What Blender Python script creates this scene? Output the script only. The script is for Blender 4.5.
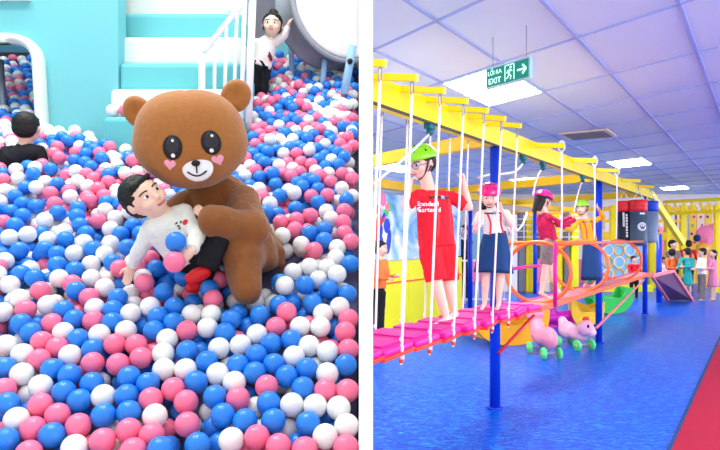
import bpy, bmesh, math, random
import numpy as np
from mathutils import Vector, Matrix, noise
from mathutils.bvhtree import BVHTree
random.seed(7); np.random.seed(7)
for o in list(bpy.data.objects): bpy.data.objects.remove(o)
SC = bpy.context.scene; COL = SC.collection
HC = 1.45; F = 600.0; CX = 360.0; HY = 238.0

# ------------------------------------------------ camera, light, exposure
cd = bpy.data.cameras.new('camera'); cam = bpy.data.objects.new('camera', cd); COL.objects.link(cam)
cam.location = (0, 0, HC); cam.rotation_euler = (math.pi/2, 0, 0)
cd.sensor_width = 36; cd.lens = F*36/720; cd.shift_y = (HY-225)/720; cd.clip_start = .05; cd.clip_end = 200
SC.camera = cam
SC.view_settings.view_transform = 'Standard'; SC.view_settings.look = 'None'
SC.view_settings.gamma = 1; SC.view_settings.use_curve_mapping = False; SC.view_settings.exposure = 0.28
world = bpy.data.worlds.new('world'); SC.world = world; world.use_nodes = True
bg = world.node_tree.nodes['Background']; bg.inputs[0].default_value = (.97, .98, 1, 1); bg.inputs[1].default_value = 1.0

def area_light(name, loc, size, power, color=(1, 1, 1), rot=(0, 0, 0), sy=None):
    l = bpy.data.lights.new(name, 'AREA'); l.energy = power; l.color = color; l.size = size
    if sy: l.shape = 'RECTANGLE'; l.size_y = sy
    o = bpy.data.objects.new(name, l); COL.objects.link(o); o.location = loc; o.rotation_euler = rot
    return o
for x, y in ((-.9, 1.6), (-1.0, 3.0), (-2.4, 1.9), (-2.6, 3.2)):      # ceiling panels of the ball pit room
    area_light('pit_ceiling_light', (x, y, 5.0), .6, 33, (1, .99, .97))
area_light('hall_fill_light', (5.0, -1.8, 2.3), 6.0, 370, (.94, .97, 1), (math.radians(84), 0, math.radians(-24)), 2.6)  # added fill lamp behind the camera, brightens the fronts of things
area_light('hall_fill_light', (19.5, 9.0, 1.9), 12.0, 950, (.93, .97, 1), (math.radians(88), 0, math.radians(90)), 2.2)  # second added fill lamp, off to the right of the hall

# ------------------------------------------------ helpers
def W(px, py, z): return Vector(((px-CX)/F*z, z, HC-(py-HY)/F*z))
def slope_z(py): return 954.0/(py+145)                 # depth of the heaped balls at a height in view
def pit_h(y): return -.14+.6383*y                       # height of the ball heap over the ground at distance y
D1 = Vector((.5595, .8288, 0)); N1 = Vector((.8288, -.5595, 0)); UP = Vector((0, 0, 1))
D2 = Vector((-.545, .8384, 0))
def B(s, c, h): return D1*s+N1*c+UP*h                  # the rope course's own frame: along, across, height
def s2l(c): return c/12.92 if c <= .04045 else ((c+.055)/1.055)**2.4
def rgb(r, g, b): return (s2l(r/255), s2l(g/255), s2l(b/255), 1)

def mat(name, col, rough=.5, metal=0, nscale=0, namt=0, bump=0, emit=None, es=1, trans=0, alpha=1, bdist=.01, sheen=0, spec=.35, coat=0):
    m = bpy.data.materials.new(name); m.use_nodes = True; nt = m.node_tree; b = nt.nodes['Principled BSDF']
    b.inputs['Base Color'].default_value = col; b.inputs['Roughness'].default_value = rough; b.inputs['Metallic'].default_value = metal
    b.inputs['Specular IOR Level'].default_value = spec
    if sheen: b.inputs['Sheen Weight'].default_value = sheen
    if coat: b.inputs['Coat Weight'].default_value = coat
    if trans: b.inputs['Transmission Weight'].default_value = trans
    if alpha < 1: b.inputs['Alpha'].default_value = alpha
    if emit: b.inputs['Emission Color'].default_value = emit; b.inputs['Emission Strength'].default_value = es
    if nscale:
        tc = nt.nodes.new('ShaderNodeTexCoord'); n = nt.nodes.new('ShaderNodeTexNoise'); n.inputs['Scale'].default_value = nscale
        n.inputs['Detail'].default_value = 4; nt.links.new(tc.outputs['Object'], n.inputs['Vector'])
        if namt:
            mx = nt.nodes.new('ShaderNodeMix'); mx.data_type = 'RGBA'; mx.blend_type = 'MULTIPLY'; mx.inputs[0].default_value = 1
            cr = nt.nodes.new('ShaderNodeValToRGB'); cr.color_ramp.elements[0].position = .3; cr.color_ramp.elements[1].position = .7
            v = 1-namt; cr.color_ramp.elements[0].color = (v, v, v, 1); cr.color_ramp.elements[1].color = (1, 1, 1, 1)
            nt.links.new(n.outputs['Fac'], cr.inputs[0]); mx.inputs[6].default_value = col
            nt.links.new(cr.outputs[0], mx.inputs[7]); nt.links.new(mx.outputs[2], b.inputs['Base Color'])
        if bump:
            bp = nt.nodes.new('ShaderNodeBump'); bp.inputs['Strength'].default_value = bump; bp.inputs['Distance'].default_value = bdist
            nt.links.new(n.outputs['Fac'], bp.inputs['Height']); nt.links.new(bp.outputs[0], b.inputs['Normal'])
    return m
M = {}
def mm(k, *a, **kw): M[k] = mat(k, *a, **kw); return M[k]
mm('white_paint', rgb(250, 250, 250), .6, nscale=3, namt=.02)
mm('teal_wall', rgb(112, 192, 200), .6, nscale=2, namt=.04)
mm('teal_pad', rgb(98, 188, 194), .5, nscale=4, namt=.05, bump=.1)
mm('white_pad', rgb(222, 230, 224), .5, nscale=4, namt=.05, bump=.1)
mm('grey_panel', rgb(120, 118, 128), .7, nscale=3, namt=.1)
mm('shade_panel', rgb(58, 50, 56), .8, nscale=3, namt=.2)
mm('pit_base', rgb(120, 120, 160), .8, nscale=6, namt=.2)
mm('rail_white', rgb(236, 238, 248), .35, nscale=5, namt=.02)
mm('ball_blue', rgb(36, 132, 232), .3, nscale=8, namt=.06, coat=.2)
mm('ball_pink', rgb(250, 120, 158), .3, nscale=8, namt=.06, coat=.2)
mm('ball_white', rgb(242, 242, 240), .3, nscale=8, namt=.04, coat=.2)
mm('bear_fur', rgb(172, 108, 50), .85, nscale=60, namt=.12, bump=.25, sheen=.25)
mm('bear_suit', rgb(142, 84, 36), .85, nscale=9, namt=.14, bump=.7, sheen=.25, bdist=.03)
mm('black_felt', rgb(22, 18, 20), .5, nscale=40, namt=.2)
mm('iris_dark', rgb(48, 44, 52), .4, nscale=60, namt=.3)
mm('white_felt', rgb(246, 244, 244), .8, nscale=60, namt=.05)
mm('pink_felt', rgb(250, 170, 190), .8, nscale=60, namt=.05)
mm('skin', rgb(236, 190, 165), .5, nscale=25, namt=.05)
mm('skin_pale', rgb(246, 205, 182), .5, nscale=25, namt=.05)
mm('lips', rgb(200, 95, 90), .4, nscale=30, namt=.1)
mm('hair_black', rgb(26, 20, 20), .55, nscale=90, namt=.4, bump=.4)
mm('sweater', rgb(238, 240, 232), .8, nscale=50, namt=.05, bump=.2)
mm('sweater_pink', rgb(245, 232, 228), .8, nscale=50, namt=.05, bump=.2)
mm('black_cloth', rgb(24, 24, 32), .85, nscale=50, namt=.3, bump=.2)
mm('red_cloth', rgb(232, 22, 42), .8, nscale=30, namt=.1, bump=.2)
mm('navy_cloth', rgb(14, 62, 116), .8, nscale=30, namt=.15, bump=.2)
mm('maroon_cloth', rgb(196, 18, 78), .8, nscale=20, namt=.25, bump=.3)
mm('grey_cloth', rgb(135, 125, 122), .8, nscale=30, namt=.35, bump=.2)
mm('gold_cloth', rgb(235, 160, 30), .8, nscale=30, namt=.15, bump=.2)
mm('orange_cloth', rgb(250, 125, 60), .8, nscale=30, namt=.1, bump=.2)
mm('teal_cloth', rgb(40, 170, 165), .8, nscale=30, namt=.15, bump=.2)
mm('pink_cloth', rgb(250, 150, 185), .8, nscale=30, namt=.15, bump=.2)
mm('helmet_green', rgb(140, 225, 30), .25, nscale=10, namt=.05, coat=.5)
mm('helmet_pink', rgb(240, 25, 125), .25, nscale=10, namt=.05, coat=.5)
mm('strap_dark', rgb(40, 45, 60), .6, nscale=40, namt=.2)
mm('strap_red', rgb(235, 50, 60), .6, nscale=40, namt=.2)
mm('strap_tan', rgb(225, 180, 120), .6, nscale=40, namt=.2)
mm('glass_frame', rgb(80, 90, 160), .3, nscale=30, namt=.1)
mm('yellow_paint', rgb(255, 226, 0), .4, nscale=4, namt=.05)
mm('yellow_pad', rgb(250, 246, 20), .5, nscale=3, namt=.05)
mm('amber_paint', rgb(255, 200, 10), .4, nscale=4, namt=.08)
mm('blue_post', rgb(12, 60, 205), .35, nscale=5, namt=.08)
mm('edge_dark', rgb(70, 60, 40), .5, nscale=20, namt=.2)
mm('teal_metal', rgb(20, 110, 120), .4, metal=.3, nscale=20, namt=.2)
mm('rope_white', rgb(250, 248, 246), .8, nscale=120, namt=.15, bump=.5)
mm('magenta_pad', rgb(226, 8, 150), .4, nscale=6, namt=.1, bump=.15)
mm('red_board', rgb(245, 60, 30), .4, nscale=10, namt=.15)
mm('orange_tube', rgb(252, 112, 50), .35, nscale=10, namt=.08)
mm('salmon_board', rgb(250, 130, 135), .45, nscale=6, namt=.1)
mm('magenta_tube', rgb(225, 30, 140), .35, nscale=10, namt=.08)
mm('red_paint', rgb(215, 25, 35), .4, nscale=10, namt=.1)
mm('toy_pink', rgb(252, 145, 165), .35, nscale=8, namt=.04, coat=.3)
mm('toy_pale', rgb(250, 190, 215), .35, nscale=8, namt=.04, coat=.3)
mm('toy_green', rgb(90, 235, 130), .35, nscale=8, namt=.04, coat=.3)
mm('toy_yellow', rgb(250, 200, 20), .35, nscale=8, namt=.04, coat=.3)
mm('toy_amber', rgb(255, 178, 20), .35, nscale=8, namt=.04, coat=.3)
mm('toy_magenta', rgb(225, 25, 190), .35, nscale=8, namt=.04, coat=.3)
mm('toy_lime', rgb(60, 215, 90), .35, nscale=8, namt=.04, coat=.3)
mm('bag_slate', rgb(70, 92, 112), .5, nscale=8, namt=.1)
mm('bag_dark', rgb(32, 40, 58), .5, nscale=8, namt=.1)
mm('bag_grey', rgb(125, 150, 172), .5, nscale=8, namt=.1)
mm('bag_red', rgb(235, 45, 50), .45, nscale=8, namt=.1)
mm('bag_blue', rgb(15, 70, 205), .45, nscale=8, namt=.1)
mm('print_white', rgb(250, 250, 250), .6, nscale=30, namt=.03)
mm('sign_green', rgb(20, 135, 115), .35, nscale=10, namt=.05, emit=rgb(20, 135, 115), es=.25)
mm('sign_light', rgb(190, 250, 225), .4, nscale=10, namt=.02, emit=rgb(190, 250, 225), es=.6)
mm('sign_frame', rgb(175, 215, 225), .3, nscale=10, namt=.05)
mm('wire_grey', rgb(150, 155, 170), .4, metal=.5, nscale=50, namt=.1)
mm('lamp_panel', rgb(255, 255, 255), .4, nscale=3, namt=.01, emit=(1, .99, .97, 1), es=30)
mm('vent_grey', rgb(120, 122, 128), .5, nscale=10, namt=.1)
mm('leg_blue', rgb(150, 195, 232), .4, nscale=10, namt=.05)
mm('drum_shell', rgb(175, 178, 188), .25, nscale=8, namt=.15, alpha=.8)
mm('drum_disc', rgb(244, 242, 240), .4, nscale=4, namt=.02)
mm('hold_red', rgb(235, 40, 50), .4, nscale=8, namt=.05)
mm('pale_panel', rgb(245, 225, 190), .6, nscale=4, namt=.06)
mm('sky_panel', rgb(150, 205, 240), .6, nscale=4, namt=.1)
mm('pink_panel', rgb(252, 130, 165), .6, nscale=4, namt=.06)
mm('ramp_dark', rgb(130, 90, 120), .5, nscale=8, namt=.15)

def link(me, name, m=None, parent=None, origin=None, smooth=True):
    """me has world coordinates; moved into the parent's (or its own) frame"""
    o = bpy.data.objects.new(name, me); COL.objects.link(o)
    if m is not None and len(me.materials) == 0: me.materials.append(M[m] if isinstance(m, str) else m)
    if parent is not None:
        q = parent
        off = Vector((0, 0, 0))
        while q is not None: off += q.location; q = q.parent
        o.parent = parent
    else:
        if origin is None:
            co = np.empty(len(me.vertices)*3); me.vertices.foreach_get('co', co); co = co.reshape(-1, 3)
            mn = co.min(0); mx = co.max(0); origin = Vector(((mn[0]+mx[0])/2, (mn[1]+mx[1])/2, mn[2]))
        off = Vector(origin); o.location = off
    me.transform(Matrix.Translation(-off))
    if smooth and len(me.polygons): me.polygons.foreach_set('use_smooth', [True]*len(me.polygons))
    return o
def tag(o, label=None, cat=None, group=None, kind=None):
    if label: o['label'] = label
    if cat: o['category'] = cat
    if group: o['group'] = group
    if kind: o['kind'] = kind
    return o
def root(name, loc, label, cat, group=None):
    o = bpy.data.objects.new(name, None); COL.objects.link(o); o.location = loc; o.empty_display_size = .1
    return tag(o, label, cat, group)
def bm_me(bm, name='m', flat=False):
    me = bpy.data.meshes.new(name); bmesh.ops.recalc_face_normals(bm, faces=bm.faces); bm.to_mesh(me); bm.free(); return me
def basis(z, xh=None):
    z = Vector(z).normalized(); xh = Vector(xh) if xh is not None else (Vector((0, 0, 1)) if abs(z.z) < .9 else Vector((1, 0, 0)))
    y = z.cross(xh).normalized(); x = y.cross(z).normalized()
    return Matrix((x, y, z)).transposed()
def a_box(bm, c, ax, ay, az, bev=0, seg=2):
    """ax ay az: half-extent vectors"""
    mt = Matrix(((ax.x, ay.x, az.x, c[0]), (ax.y, ay.y, az.y, c[1]), (ax.z, ay.z, az.z, c[2]), (0, 0, 0, 1)))
    L = (ax.length, ay.length, az.length)
    r = bmesh.ops.create_cube(bm, size=2); vs = r['verts']
    for v in vs: v.co = Vector((v.co.x*L[0], v.co.y*L[1], v.co.z*L[2]))
    if bev:
        es = list({e for v in vs for e in v.link_edges})
        rr = bmesh.ops.bevel(bm, geom=es, offset=bev, segments=seg, profile=.5, affect='EDGES')
        vs = list({v for v in rr['verts']} | {v for v in vs if v.is_valid})
    R = Matrix((ax.normalized(), ay.normalized(), az.normalized())).transposed().to_4x4()
    bmesh.ops.transform(bm, matrix=Matrix.Translation(c) @ R, verts=vs)
def box(name, c, half, m, parent=None, bev=0, axes=None):
    bm = bmesh.new(); X, Y, Z = axes or (Vector((1, 0, 0)), Vector((0, 1, 0)), UP)
    a_box(bm, Vector(c), X*half[0], Y*half[1], Z*half[2], bev)
    return link(bm_me(bm), name, m, parent, smooth=False)
def a_bar(bm, p0, p1, w, h, up=UP, bev=0):
    p0 = Vector(p0); p1 = Vector(p1); d = (p1-p0); z = d.normalized(); y = (up-z*up.dot(z)).normalized(); x = y.cross(z)
    a_box(bm, (p0+p1)/2, x*w/2, y*h/2, z*d.length/2, bev)
def bar(name, p0, p1, w, h, m, parent=None, bev=0, up=UP):
    bm = bmesh.new(); a_bar(bm, p0, p1, w, h, up, bev); return link(bm_me(bm), name, m, parent, smooth=False)
def a_tube(bm, pts, r, seg=10, closed=False):
    pts = [Vector(p) for p in pts]; n = len(pts); rings = []; prev = None
    rr = r if isinstance(r, (list, tuple)) else [r]*n
    for i, p in enumerate(pts):
        if closed: t = (pts[(i+1) % n]-pts[i-1]).normalized()
        else: t = (pts[min(i+1, n-1)]-pts[max(i-1, 0)]).normalized()
        if prev is None: Bm = basis(t); x = Bm.col[0]
        else: x = (prev-t*prev.dot(t)).normalized()
        prev = Vector(x); y = t.cross(x)
        rings.append([bm.verts.new(p+(x*math.cos(2*math.pi*k/seg)+y*math.sin(2*math.pi*k/seg))*rr[i]) for k in range(seg)])
    for i in range(n if closed else n-1):
        a = rings[i]; b = rings[(i+1) % n]
        for k in range(seg): bm.faces.new((a[k], a[(k+1) % seg], b[(k+1) % seg], b[k]))
    if not closed: bm.faces.new(rings[0][::-1]); bm.faces.new(rings[-1])
def tube(name, pts, r, m, parent=None, seg=10, closed=False):
    bm = bmesh.new(); a_tube(bm, pts, r, seg, closed); return link(bm_me(bm), name, m, parent)
def bez(p, n=14):
    p = [Vector(q) for q in p]; out = []
    for i in range(n+1):
        t = i/n; q = list(p)
        while len(q) > 1: q = [q[j].lerp(q[j+1], t) for j in range(len(q)-1)]
        out.append(q[0])
    return out
# ---- soft shapes: primitives merged into one skin
def a_ell(bm, c, r, R=None, seg=16):
    res = bmesh.ops.create_uvsphere(bm, u_segments=seg, v_segments=max(8, seg//2+2), radius=1)
    S = Matrix.Diagonal((r[0], r[1], r[2], 1)); Rm = (R.to_4x4() if R is not None else Matrix.Identity(4))
    bmesh.ops.transform(bm, matrix=Matrix.Translation(c) @ Rm @ S, verts=res['verts'])
def a_cap(bm, p0, r0, p1, r1, seg=14):
    p0 = Vector(p0); p1 = Vector(p1); d = p1-p0
    if d.length < 1e-5: return
    Bm = basis(d); n = 5; prof = []
    for i in range(n+1): a = math.pi/2*i/n; prof.append((-math.cos(a)*r0, math.sin(a)*r0))
    for i in range(n+1): a = math.pi/2*i/n; prof.append((d.length+math.sin(a)*r1, math.cos(a)*r1))
    a_lathe(bm, p0, Bm, prof, seg)
def a_lathe(bm, o, Bm, prof, seg=20, sx=1, sy=1):
    X, Y, Z = [Vector(Bm.col[i]) for i in range(3)]; rings = []
    for (z, r) in prof:
        if r < 1e-6: rings.append([bm.verts.new(Vector(o)+Z*z)])
        else: rings.append([bm.verts.new(Vector(o)+Z*z+(X*math.cos(2*math.pi*k/seg)*sx+Y*math.sin(2*math.pi*k/seg)*sy)*r) for k in range(seg)])
    for a, b in zip(rings[:-1], rings[1:]):
        for k in range(seg):
            k2 = (k+1) % seg
            if len(a) == 1 and len(b) == 1: continue
            if len(a) == 1: bm.faces.new((a[0], b[k2], b[k]))
            elif len(b) == 1: bm.faces.new((a[k], a[k2], b[0]))
            else: bm.faces.new((a[k], a[k2], b[k2], b[k]))
    if len(rings[0]) > 1: bm.faces.new(rings[0][::-1])
    if len(rings[-1]) > 1: bm.faces.new(rings[-1])
def lathe(name, o, ax, prof, m, parent=None, seg=24, xh=None, sx=1, sy=1):
    bm = bmesh.new(); a_lathe(bm, o, basis(ax, xh), prof, seg, sx, sy); return link(bm_me(bm), name, m, parent)
def a_cone(bm, p0, r0, p1, r1, seg=16, sx=1, sy=1, xh=None):
    d = Vector(p1)-Vector(p0); a_lathe(bm, p0, basis(d, xh), [(0, r0), (d.length, r1)], seg, sx, sy)
def soft(name, prims, voxel, m, parent=None, smooth=3, wr=0, origin=None):
    """prims: ('c',p0,r0,p1,r1) ('e',c,(r),R) ('k',p0,r0,p1,r1,sx,sy,xh): one continuous mesh"""
    bm = bmesh.new()
    for p in prims:
        if p[0] == 'c': a_cap(bm, *p[1:])
        elif p[0] == 'e': a_ell(bm, *p[1:])
        elif p[0] == 'k': a_cone(bm, p[1], p[2], p[3], p[4], 20, *(p[5:]))
        elif p[0] == 'b': a_box(bm, *p[1:])
    me = bm_me(bm); o = bpy.data.objects.new('tmp', me); COL.objects.link(o)
    md = o.modifiers.new('r', 'REMESH'); md.mode = 'VOXEL'; md.voxel_size = voxel; md.adaptivity = 0
    if smooth: ms = o.modifiers.new('s', 'SMOOTH'); ms.factor = .5; ms.iterations = smooth
    dg = bpy.context.evaluated_depsgraph_get(); me2 = bpy.data.meshes.new_from_object(o.evaluated_get(dg))
    bpy.data.objects.remove(o); bpy.data.meshes.remove(me)
    me2.materials.clear()
    if wr:
        me2.calc_loop_triangles()
        for v in me2.vertices:
            q = v.co*wr[1]; v.co += v.normal*wr[0]*(noise.noise(Vector((q.x*1.6, q.y, q.z*.6)))-.5*abs(noise.noise(q*2.1)))
    return link(me2, name, m, parent, origin)
def bvh_of(o):
    me = o.data; off = Vector(); q = o
    while q is not None: off += q.location; q = q.parent
    return BVHTree.FromPolygons([v.co+off for v in me.vertices], [tuple(p.vertices) for p in me.polygons])
def text_me(s, size, ext=.002, align='CENTER', res=2):
    cu = bpy.data.curves.new('t', 'FONT'); cu.body = s; cu.size = size; cu.extrude = ext; cu.align_x = align; cu.align_y = 'CENTER'; cu.offset = size*.02; cu.resolution_u = res
    o = bpy.data.objects.new('t', cu); COL.objects.link(o); dg = bpy.context.evaluated_depsgraph_get()
    me = bpy.data.meshes.new_from_object(o.evaluated_get(dg)); bpy.data.objects.remove(o); me.materials.clear(); return me
def text(name, s, size, c, X, Y, m, parent, ext=.002, bvh=None, shear=0):
    me = text_me(s, size, ext); Z = X.cross(Y).normalized()
    Mx = Matrix.Translation(c) @ Matrix((X, Y, Z)).transposed().to_4x4(); me.transform(Mx)
    if bvh:
        for v in me.vertices:
            k = (v.co-Vector(c)).dot(Z); p = v.co-Z*k+Z*.4
            h = bvh.ray_cast(p, -Z, 1.0)
            if h[0] is not None: v.co = h[0]+Z*(k+ext+.0015)
    return link(me, name, m, parent, smooth=False)
def decal(name, outline, c, X, Y, m, parent, bvh, lift=.003, rings=6, thick=.002):
    """star-shaped felt patch conforming to a surface; outline in metres about c, facing X x Y"""
    Z = X.cross(Y).normalized(); bm = bmesh.new(); n = len(outline); lay = []
    def drop(a, b):
        p = Vector(c)+X*a+Y*b+Z*.3; h = bvh.ray_cast(p, -Z, 1.0)
        return h[0] if h[0] is not None else Vector(c)+X*a+Y*b
    cen = bm.verts.new(drop(0, 0)+Z*(lift+thick)); prev = None
    for r in range(1, rings+1):
        t = r/rings; ring = [bm.verts.new(drop(a*t, b*t)+Z*(lift+thick*(1 if r < rings else .6))) for a, b in outline]
        for k in range(n):
            if prev is None: bm.faces.new((cen, ring[k], ring[(k+1) % n]))
            else: bm.faces.new((prev[k], ring[k], ring[(k+1) % n], prev[(k+1) % n]))
        prev = ring
    base = [bm.verts.new(drop(a*1.01, b*1.01)-Z*.003) for a, b in outline]
    for k in range(n): bm.faces.new((prev[k], base[k], base[(k+1) % n], prev[(k+1) % n]))
    return link(bm_me(bm), name, m, parent)
def ell_outline(a, b, rot=0, n=28):
    return [(math.cos(t)*a*math.cos(rot)-math.sin(t)*b*math.sin(rot), math.cos(t)*a*math.sin(rot)+math.sin(t)*b*math.cos(rot)) for t in [2*math.pi*k/n for k in range(n)]]
def heart_outline(s, rot=0, n=36):
    out = []
    for k in range(n):
        t = 2*math.pi*k/n; x = 16*math.sin(t)**3; y = 13*math.cos(t)-5*math.cos(2*t)-2*math.cos(3*t)-math.cos(4*t)
        x, y = x/16*s, (y+2)/16*s; out.append((x*math.cos(rot)-y*math.sin(rot), x*math.sin(rot)+y*math.cos(rot)))
    return out
def clip_x(o, limit=-.012, keep_less=True, world_off=None):
    me = o.data; off = Vector(); q = o
    while q is not None: off += q.location; q = q.parent
    bm = bmesh.new(); bm.from_mesh(me)
    r = bmesh.ops.bisect_plane(bm, geom=bm.verts[:]+bm.edges[:]+bm.faces[:], plane_co=(limit-off.x, 0, 0), plane_no=(1, 0, 0), clear_outer=keep_less, clear_inner=not keep_less)
    es = [e for e in r['geom_cut'] if isinstance(e, bmesh.types.BMEdge)]
    try: bmesh.ops.holes_fill(bm, edges=es)
    except Exception: pass
    bm.to_mesh(me); bm.free()

# ================================================ SETTING
def struct(o, label=None): o['kind'] = 'structure'; return o
# dividing wall between the two halls
struct(box('wall_divider', (.0115, 7.0, 2.6), (.0135, 5.85, 2.6), 'white_paint'))
# -- right hall floor
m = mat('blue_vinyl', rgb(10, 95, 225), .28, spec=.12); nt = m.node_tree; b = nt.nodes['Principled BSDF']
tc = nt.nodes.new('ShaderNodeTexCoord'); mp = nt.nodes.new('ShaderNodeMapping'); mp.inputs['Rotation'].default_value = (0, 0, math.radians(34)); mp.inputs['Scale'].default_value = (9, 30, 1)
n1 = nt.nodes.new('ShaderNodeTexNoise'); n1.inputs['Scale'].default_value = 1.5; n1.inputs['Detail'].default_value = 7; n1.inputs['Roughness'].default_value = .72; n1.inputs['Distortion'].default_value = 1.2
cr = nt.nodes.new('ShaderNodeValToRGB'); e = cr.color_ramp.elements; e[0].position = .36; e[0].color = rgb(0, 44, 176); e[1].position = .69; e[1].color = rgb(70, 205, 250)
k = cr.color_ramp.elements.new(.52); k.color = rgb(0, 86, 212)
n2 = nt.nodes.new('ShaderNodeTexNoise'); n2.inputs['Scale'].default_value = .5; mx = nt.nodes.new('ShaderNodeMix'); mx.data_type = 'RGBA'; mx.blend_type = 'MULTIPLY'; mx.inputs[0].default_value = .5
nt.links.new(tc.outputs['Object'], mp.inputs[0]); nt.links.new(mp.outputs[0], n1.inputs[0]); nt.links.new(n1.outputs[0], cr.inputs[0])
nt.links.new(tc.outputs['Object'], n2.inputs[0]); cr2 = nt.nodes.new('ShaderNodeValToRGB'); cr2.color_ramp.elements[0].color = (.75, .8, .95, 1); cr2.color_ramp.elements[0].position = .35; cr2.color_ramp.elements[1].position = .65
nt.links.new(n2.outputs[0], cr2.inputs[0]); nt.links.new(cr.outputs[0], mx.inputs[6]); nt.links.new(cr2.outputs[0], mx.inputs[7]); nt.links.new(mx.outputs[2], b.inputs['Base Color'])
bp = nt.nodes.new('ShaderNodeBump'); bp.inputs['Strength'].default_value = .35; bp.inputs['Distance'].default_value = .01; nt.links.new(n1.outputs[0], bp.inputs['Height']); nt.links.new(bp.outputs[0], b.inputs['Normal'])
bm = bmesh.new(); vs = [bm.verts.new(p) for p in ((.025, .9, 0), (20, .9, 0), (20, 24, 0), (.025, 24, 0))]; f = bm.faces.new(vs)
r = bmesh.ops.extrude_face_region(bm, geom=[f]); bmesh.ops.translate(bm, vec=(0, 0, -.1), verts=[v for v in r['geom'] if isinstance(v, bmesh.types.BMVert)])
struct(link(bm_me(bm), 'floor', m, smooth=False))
# red carpet walkway along the floor's right side
mm('red_carpet', rgb(168, 0, 46), .7, nscale=3, namt=.12, bump=.1)
cE = N1.dot(Vector((2.13, 4.1, 0)))
bm = bmesh.new(); a_box(bm, B(10, cE+.8, .006), D1*11, N1*.8, UP*.006); struct(link(bm_me(bm), 'floor_carpet', 'red_carpet', smooth=False))
bm = bmesh.new(); a_box(bm, B(10, cE-.012, .008), D1*11, N1*.012, UP*.008); struct(link(bm_me(bm), 'trim_carpet', 'navy_cloth', smooth=False))
# -- ceiling with its grid
HZ = 3.1
mm('ceiling_tile', rgb(212, 226, 236), .8, nscale=1.2, namt=.05)
mm('grid_bar', rgb(165, 182, 226), .6, nscale=5, namt=.05)
struct(box('ceiling', (10.1, 12.2, HZ+.06), (10.05, 11.8, .05), 'ceiling_tile'))
def on_ceil(px, py): z = F*(HZ-HC)/(HY-py); return W(px, py, z)
bm = bmesh.new()
q1 = on_ceil(577, 38); q2 = on_ceil(697, 53); q3 = on_ceil(560, 101)
a1 = N1.dot(q1); a2 = N1.dot(q2); a3 = N1.dot(q3)          # long bars lie at these offsets
N2 = Vector((D2.y, -D2.x, 0)); long_off = [a1+(a2-a1)*k for k in range(-9, 9)]
for a in long_off: a_bar(bm, B(-4, a, HZ+.004), B(34, a, HZ+.004), .03, .016)
c1 = N2.dot(on_ceil(577, 38)); c2 = N2.dot(on_ceil(612, 74)); st = (c2-c1)
for k in range(-5, 22):
    c = c1+st*k; a_bar(bm, N2*c+D2*-14+UP*(HZ+.004), N2*c+D2*26+UP*(HZ+.004), .022, .016)
g = link(bm_me(bm), 'trim_ceiling', 'grid_bar', smooth=False)
g2 = bmesh.new(); g2.from_mesh(g.data)
for co, no in (((.03-g.location.x, 0, 0), (-1, 0, 0)), ((0, .5-g.location.y, 0), (0, -1, 0)), ((20-g.location.x, 0, 0), (1, 0, 0)), ((0, 23.9-g.location.y, 0), (0, 1, 0))):
    bmesh.ops.bisect_plane(g2, geom=g2.verts[:]+g2.edges[:]+g2.faces[:], plane_co=co, plane_no=no, clear_outer=True)
g2.to_mesh(g.data); g2.free(); struct(g)
def cell_corner(i, j):          # ceiling cell corner: long bar i, cross bar j
    a = a1+(a2-a1)*i; c = c1+st*j
    A = Matrix(((N1.x, N1.y), (N2.x, N2.y))).inverted() @ Vector((a, c)); return Vector((A.x, A.y, HZ))
def cell_of(px, py):
    p = on_ceil(px, py); return math.floor((N1.dot(p)-a1)/(a2-a1)), math.floor((N2.dot(p)-c1)/st)
def lamp_cell(i, j, label, fr=.04, far=False):
    c = [cell_corner(i, j), cell_corner(i+1, j), cell_corner(i+1, j+1), cell_corner(i, j+1)]; m_ = sum(c, Vector())/4
    r = root('ceiling_light', m_, label, 'light', 'ceiling light panels')
    bm = bmesh.new(); lo = [bm.verts.new(m_.lerp(p, 1-fr)-UP*.012) for p in c]; hi = [bm.verts.new(m_.lerp(p, 1-fr)-UP*.001) for p in c]
    bm.faces.new(lo); bm.faces.new(hi)
    for k in range(4): bm.faces.new((lo[k], lo[(k+1) % 4], hi[(k+1) % 4], hi[k]))
    link(bm_me(bm), 'diffuser', 'lamp_panel', r, smooth=False)
    bm = bmesh.new()
    for k in range(4): a_bar(bm, m_.lerp(c[k], 1-fr*.5)-UP*.008, m_.lerp(c[(k+1) % 4], 1-fr*.5)-UP*.008, .018, .014)
    link(bm_me(bm), 'frame', 'sign_frame', r, smooth=False)
LCELLS = {}
for px, py, lab in ((492, 86, 'large bright ceiling light panel behind the hanging exit sign'), (632, 160, 'bright ceiling light panel above the punching bags'),
                    (676, 188, 'far ceiling light panel beyond the punching bags'), (392, 168, 'ceiling light panel at the left seen below the yellow beam'), (448, 196, 'ceiling light panel seen behind the child in red'), (528, 178, 'ceiling light panel seen left of the maroon child, under the beam'), (560, 203, 'small far ceiling light panel seen over the pink helmet'), (610, 212, 'tiny farthest ceiling light panel left of the punching bags'), (712, 201, 'farthest ceiling light panel at the right edge above the yellow truss')):
    ij = cell_of(px, py)
    if ij not in LCELLS: LCELLS[ij] = lab; lamp_cell(*ij, lab)
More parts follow.
